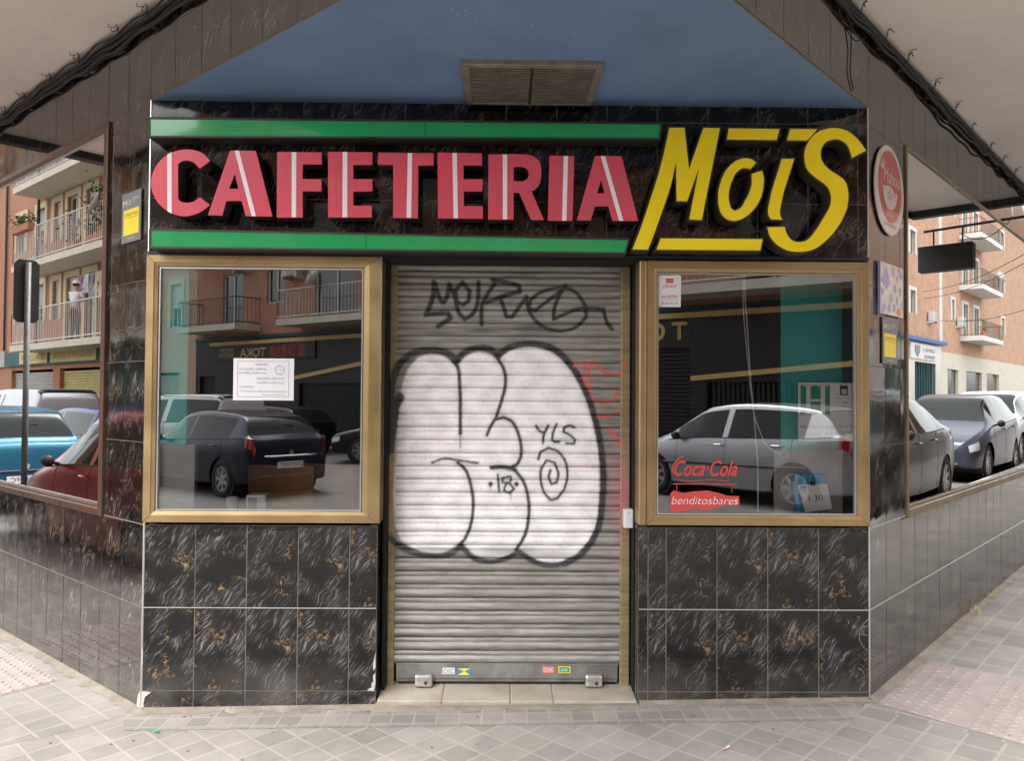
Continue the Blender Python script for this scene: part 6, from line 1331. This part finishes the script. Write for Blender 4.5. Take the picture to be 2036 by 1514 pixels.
# -- behind the camera: brick building over the black shop front
A_=Vector((7.5,-13.1,0)); B_=Vector((-12,-27.6,0)); XT=(B_-A_).normalized(); TK=FR(A_,XT,Vector((-XT.y*-1,XT.x*-1,0)) if False else Vector((XT.y*-1,XT.x,0))*(1 if (Vector((-XT.y,XT.x,0)).y>0) else -1))
tb_=thing('apartment_building',TK(11,-.6,-3),'red brick apartment building with white windows over a black shop front behind the street corner','building')
wins=[]
for z in (4.1,7.2,10.3):
    for (a,c,dr) in ((21.9,23.2,1),(19.35,20.4,0),(15.5,17.7,1),(12.2,13.4,0),(8.5,10.2,1),(4.8,6.0,0),(.8,2.4,1),(-2.6,-1.6,0)): wins.append((a,c,z+(.02 if dr else .8),z+2.1))
tshops=[(3.62,7.3,-.3,2.7),(-4.2,3.2,-.3,1.85),(8.4,12,-.3,2.6),(13,18.5,-.3,1.9),(23.6,24.7,-.3,2.2)]
facade(tb_,TK,-5,25,3.72,13.6,wins,M['brick_tk'],9)
for w_ in wins: window(tb_,TK,*w_,style=random.choice(['plain','blind']))
facade(tb_,TK,-5,25,-1.2,3.72,tshops,M['blackfront'],9,'shop_front')
for i,s in enumerate(tshops):
    b=MB()
    if i in (0,2):
        n=int((s[3]-s[2])/.10)
        for k in range(n): b.fbox(TK,s[0],s[1],s[2]+k*.10+.012,s[2]+(k+1)*.10-.012,-.15,-.10)
    else:
        n=int((s[1]-s[0])/.12)
        for k in range(n): b.fbox(TK,s[0]+k*.12+.02,s[0]+(k+1)*.12-.02,s[2],s[3],-.15,-.10)
    b.build('corrugated_panel' if i not in (0,2) else 'roller_door',M['blackfront'],tb_)
b=MB(); b.fbox(TK,-5,25,3.62,3.74,.002,.05); b.build('band',M['tealstripe'],tb_)
b=MB(); b.prism(TK,[(-5,3.46),(24,3.40),(24,3.54),(-5,3.60)],.004,.05); b.prism(TK,[(-5,2.55),(3.6,1.88),(3.6,2.0),(-5,2.68)],.004,.05); b.prism(TK,[(12.5,2.83),(18.8,2.02),(18.8,2.16),(12.5,2.97)],.004,.05); b.build('gold_stripe',M['goldstripe'],tb_)
for (a,c) in ((20.8,24.6),(12.8,18.4),(7.4,11.2),(-.4,4.3)):
    for z in (4.1,7.2,10.3): balcony(tb_,TK,a,c,z,1.1,slabm=M['slab'],railm=M['drail'] if a>12.8 else M['rail'],step=.16,th=.22)
aircon(TK,21.7,6.25,'air conditioner over the left balcony door of the brick building'); aircon(TK,18.7,5.75,'air conditioner beside the white window of the brick building'); aircon(TK,14.6,5.6,'air conditioner behind the dish of the brick building')
dish(TK,16.2,5.5,'white satellite dish on the brick building balcony',.5,1.15)
ts=thing('shop_sign',TK(20,3.1,.1),'black fascia sign with red characters and gold lettering beside them','sign')
b=MB(); b.fbox(TK,17.6,23.6,2.80,3.40,.004,.06); b.build('board',M['blackfront'],ts)
text_mesh('lettering','酒门煲鼎全館',TK,18.1,2.92,.065,.34,M['redink'],ts,width=2.0); text_mesh('lettering','TOKA',TK,20.35,2.92,.065,.33,M['goldstripe'],ts,width=1.6,bold=.02)
text_mesh('small_lettering','SALON\nJUEGOS',TK,22.35,3.15,.065,.15,M['goldstripe'],ts,width=1.0)
t2=thing('shop_sign',TK(4.8,3.1,.1),'large gold TOKA lettering on the black shop front behind the silver car','sign')
text_mesh('lettering','T O K A',TK,3.72,2.93,.01,.42,M['goldstripe'],t2,width=2.3,bold=.03)
b=MB(); b.fbox(TK,3.6,6.2,2.74,3.38,.002,.007); b.build('board',M['blackfront'],t2)
# beige building further on
bb_=thing('apartment_building',TK(32,-.6,-3),'beige rendered building with small windows next to the red brick one','building')
wins=[(26.1,26.9,4.3,6.1),(28.5,29.6,4.3,6.1),(32,33,4.3,6.1),(35.5,36.5,4.3,6.1),(26.1,26.9,7.6,9.4),(28.5,29.6,7.6,9.4),(32,33,7.6,9.4)]
facade(bb_,TK,25.004,44,-1.2,12.4,wins+[(26.2,28.6,-.3,2.4),(30,34,-.3,2.4)],M['pinkr'],9)
for w_ in wins: window(bb_,TK,*w_,style='blind',surround=M['cream'])
for s in ((26.2,28.6,-.3,2.4),(30,34,-.3,2.4)):
    b=MB(); n=26
    for k in range(n): b.fbox(TK,s[0],s[1],s[2]+k*.1+.01,s[2]+(k+1)*.1-.01,-.2,-.14)
    b.build('roller_door',M['rshut'],bb_)
# -- right street
RB=FR(PR-nR*11.4,-dR,nR)    # u = -t
rb_=thing('apartment_building',RB(-42,0,-3),'orange brick apartment building over a white and blue corner shop up the right street','building')
wins=[]
for z in (5.3,8.6,11.9,15.2):
    for (a,c) in ((-42.7,-41.7),(-38.5,-37.5)): wins.append((a,c,z+.9,z+2.2))
sh=[(-46.8,-42.6,.6,3.6),(-41.4,-37.4,.6,3.6)]
facade(rb_,RB,-48,-36,4.75,18,wins,M['brickor'],9)
facade(rb_,RB,-48,-36,-.6,4.75,sh,M['enw'],9,'shop_front')
for w_ in wins: window(rb_,RB,*w_,style=random.choice(['plain','blind']),surround=M['rail'])
for s in sh:
    b=MB(); b.face([RB(s[0],s[2],-.2),RB(s[1],s[2],-.2),RB(s[1],s[3],-.2),RB(s[0],s[3],-.2)]); o=b.build('shop_glass',M['wglass'],rb_)
    b=MB()
    for k in range(9): uu=s[0]+(s[1]-s[0])*k/8; b.fbox(RB,uu-.04,uu+.04,s[2],s[3],-.12,-.06)
    b.fbox(RB,s[0],s[1],s[2],s[2]+.3,-.12,-.05); b.build('shop_bars',M['teal'],rb_)
b=MB(); b.fbox(RB,-48,-36,4.72,4.92,.004,.35); b.build('blue_band',mat('royal_blue_band',(.03,.10,.35),.5),rb_)
b=MB(); b.fbox(RB,-48.02,-47.5,4.95,18,.004,.06); b.build('white_pilaster',M['rail'],rb_)
rs=thing('shop_sign',RB(-43,4.2,.3),'white fascia sign of the corner lottery shop','sign')
b=MB(); b.fbox(RB,-46.5,-41.5,3.75,4.6,.004,.10); b.build('board',M['enw'],rs); text_mesh('lettering','Loterías y\nApuestas',RB,-46.2,4.20,.105,.27,M['ink'],rs,width=2.4)
b=MB(); b.prism(RB,[(-43.2,4.5),(-42.3,4.5),(-42.3,4.15),(-42.75,3.85),(-43.2,4.15)],.105,.12); b.build('shield_logo',CP['navy'],rs)
rb2=thing('apartment_building',RB(-60,0,-3),'far brick building with white stacked balconies up the right street','building')
wins=[]
for z in (5.6,8.9,12.2):
    for (a,c,dr) in ((-51.1,-50.4,0),(-54.5,-53.2,1),(-57.5,-56.2,1),(-66,-65,0)): wins.append((a,c,z+(.05 if dr else .9),z+2.2))
facade(rb2,RB,-90,-48.004,4.4,18,wins,M['brickor'],9); facade(rb2,RB,-90,-48.004,-.6,4.4,[(-52,-49.4,.8,3.4),(-58.5,-54,.8,3.4),(-64,-60,.8,3.4)],M['slab'],9,'shop_front')
for w_ in wins: window(rb2,RB,*w_,surround=M['rail'])
for (a_,c_) in ((-52,-49.4),(-58.5,-54),(-64,-60)):
    b=MB(); b.face([RB(a_,.8,-.2),RB(c_,.8,-.2),RB(c_,3.4,-.2),RB(a_,3.4,-.2)]); b.build('shop_glass',M['wglass'],rb2)
for z in (5.6,8.9,12.2):
    balcony(rb2,RB,-58.6,-52.4,z,1.3,slabm=M['rail'],railm=M['grey'] if 'grey' in M else M['galv'],step=.2,th=.3)
plant(RB,-53.2,5.6,1.2,'leafy plant on a white balcony up the right street',r=.6,h=1.0,n=100)
aircon(RB,-51.9,6.2,'air conditioner on the far brick building'); aircon(RB,-45.4,6.0,'air conditioner on the corner brick building above the lottery shop'); dish(RB,-57.6,9.9,'satellite dish on a white balcony up the right street',.45,1.3)
plant(RB,-56.5,8.9,1.1,'plants on the higher white balcony up the right street',r=.7,h=.7,n=90)
rb3=thing('apartment_building',RB(-20,0,-3),'pink rendered building between the crossing and the orange brick one','building')
wins=[(-32,-31,5,6.6),(-28,-27,5,6.6),(-24,-23,5,6.6),(-32,-31,8.2,9.8),(-28,-27,8.2,9.8),(-24,-23,8.2,9.8),(-19,-18,5,6.6),(-14,-13,5,6.6),(-19,-18,8.2,9.8),(-14,-13,8.2,9.8)]
facade(rb3,RB,-35.5,-4,-1,12,wins+[(-33,-29,-.2,2.8),(-26,-20,-.2,2.8),(-17,-10,-.2,2.8)],M['pinkr'],7)
for w_ in wins: window(rb3,RB,*w_,style='blind',surround=M['cream'])
for s in ((-33,-29,-.2,2.8),(-26,-20,-.2,2.8),(-17,-10,-.2,2.8)):
    b=MB()
    for k in range(30): b.fbox(RB,s[0],s[1],s[2]+k*.1+.01,s[2]+(k+1)*.1-.01,-.2,-.14)
    b.build('roller_door',M['rshut'],rb3)
# far pavements along the opposite facades
def strip(name,F,a,c,w_): 
    b=MB(); pts=[F(a,0,0),F(c,0,0),F(c,0,w_),F(a,0,w_)]; top=[Vector((p.x,p.y,ground(p.x))) for p in pts]; bot=[p-Zv*.2 for p in top]
    b.face(top); 
    for i in range(4): j=(i+1)%4; b.face([bot[i],bot[j],top[j],top[i]])
    struct(b.build(name,M['paveL']))
strip('pavement_far_left',LB,14,60,1.3); strip('pavement_behind',TK,-5,44,2.0); strip('pavement_far_right',RB,-90,-4,1.8)
# overhead wires across the right street
ow=thing('overhead_wires',RIGHT(20,7,6),'thin black wires strung over the right street','wires')
b=MB()
for (t0,z0,t1,z1) in ((24,7.0,44,7.6),(24,6.7,44,7.2),(26,5.2,47,6.2)):
    p=RIGHT(t0,z0,0.0)-nR*1.5; q=RB(-t1,z1,.1); b.tube([p.lerp(q,k/10)-Zv*(.5*math.sin(math.pi*k/10)) for k in range(11)],.015,4)
b.build('wire',M['cable'],ow)
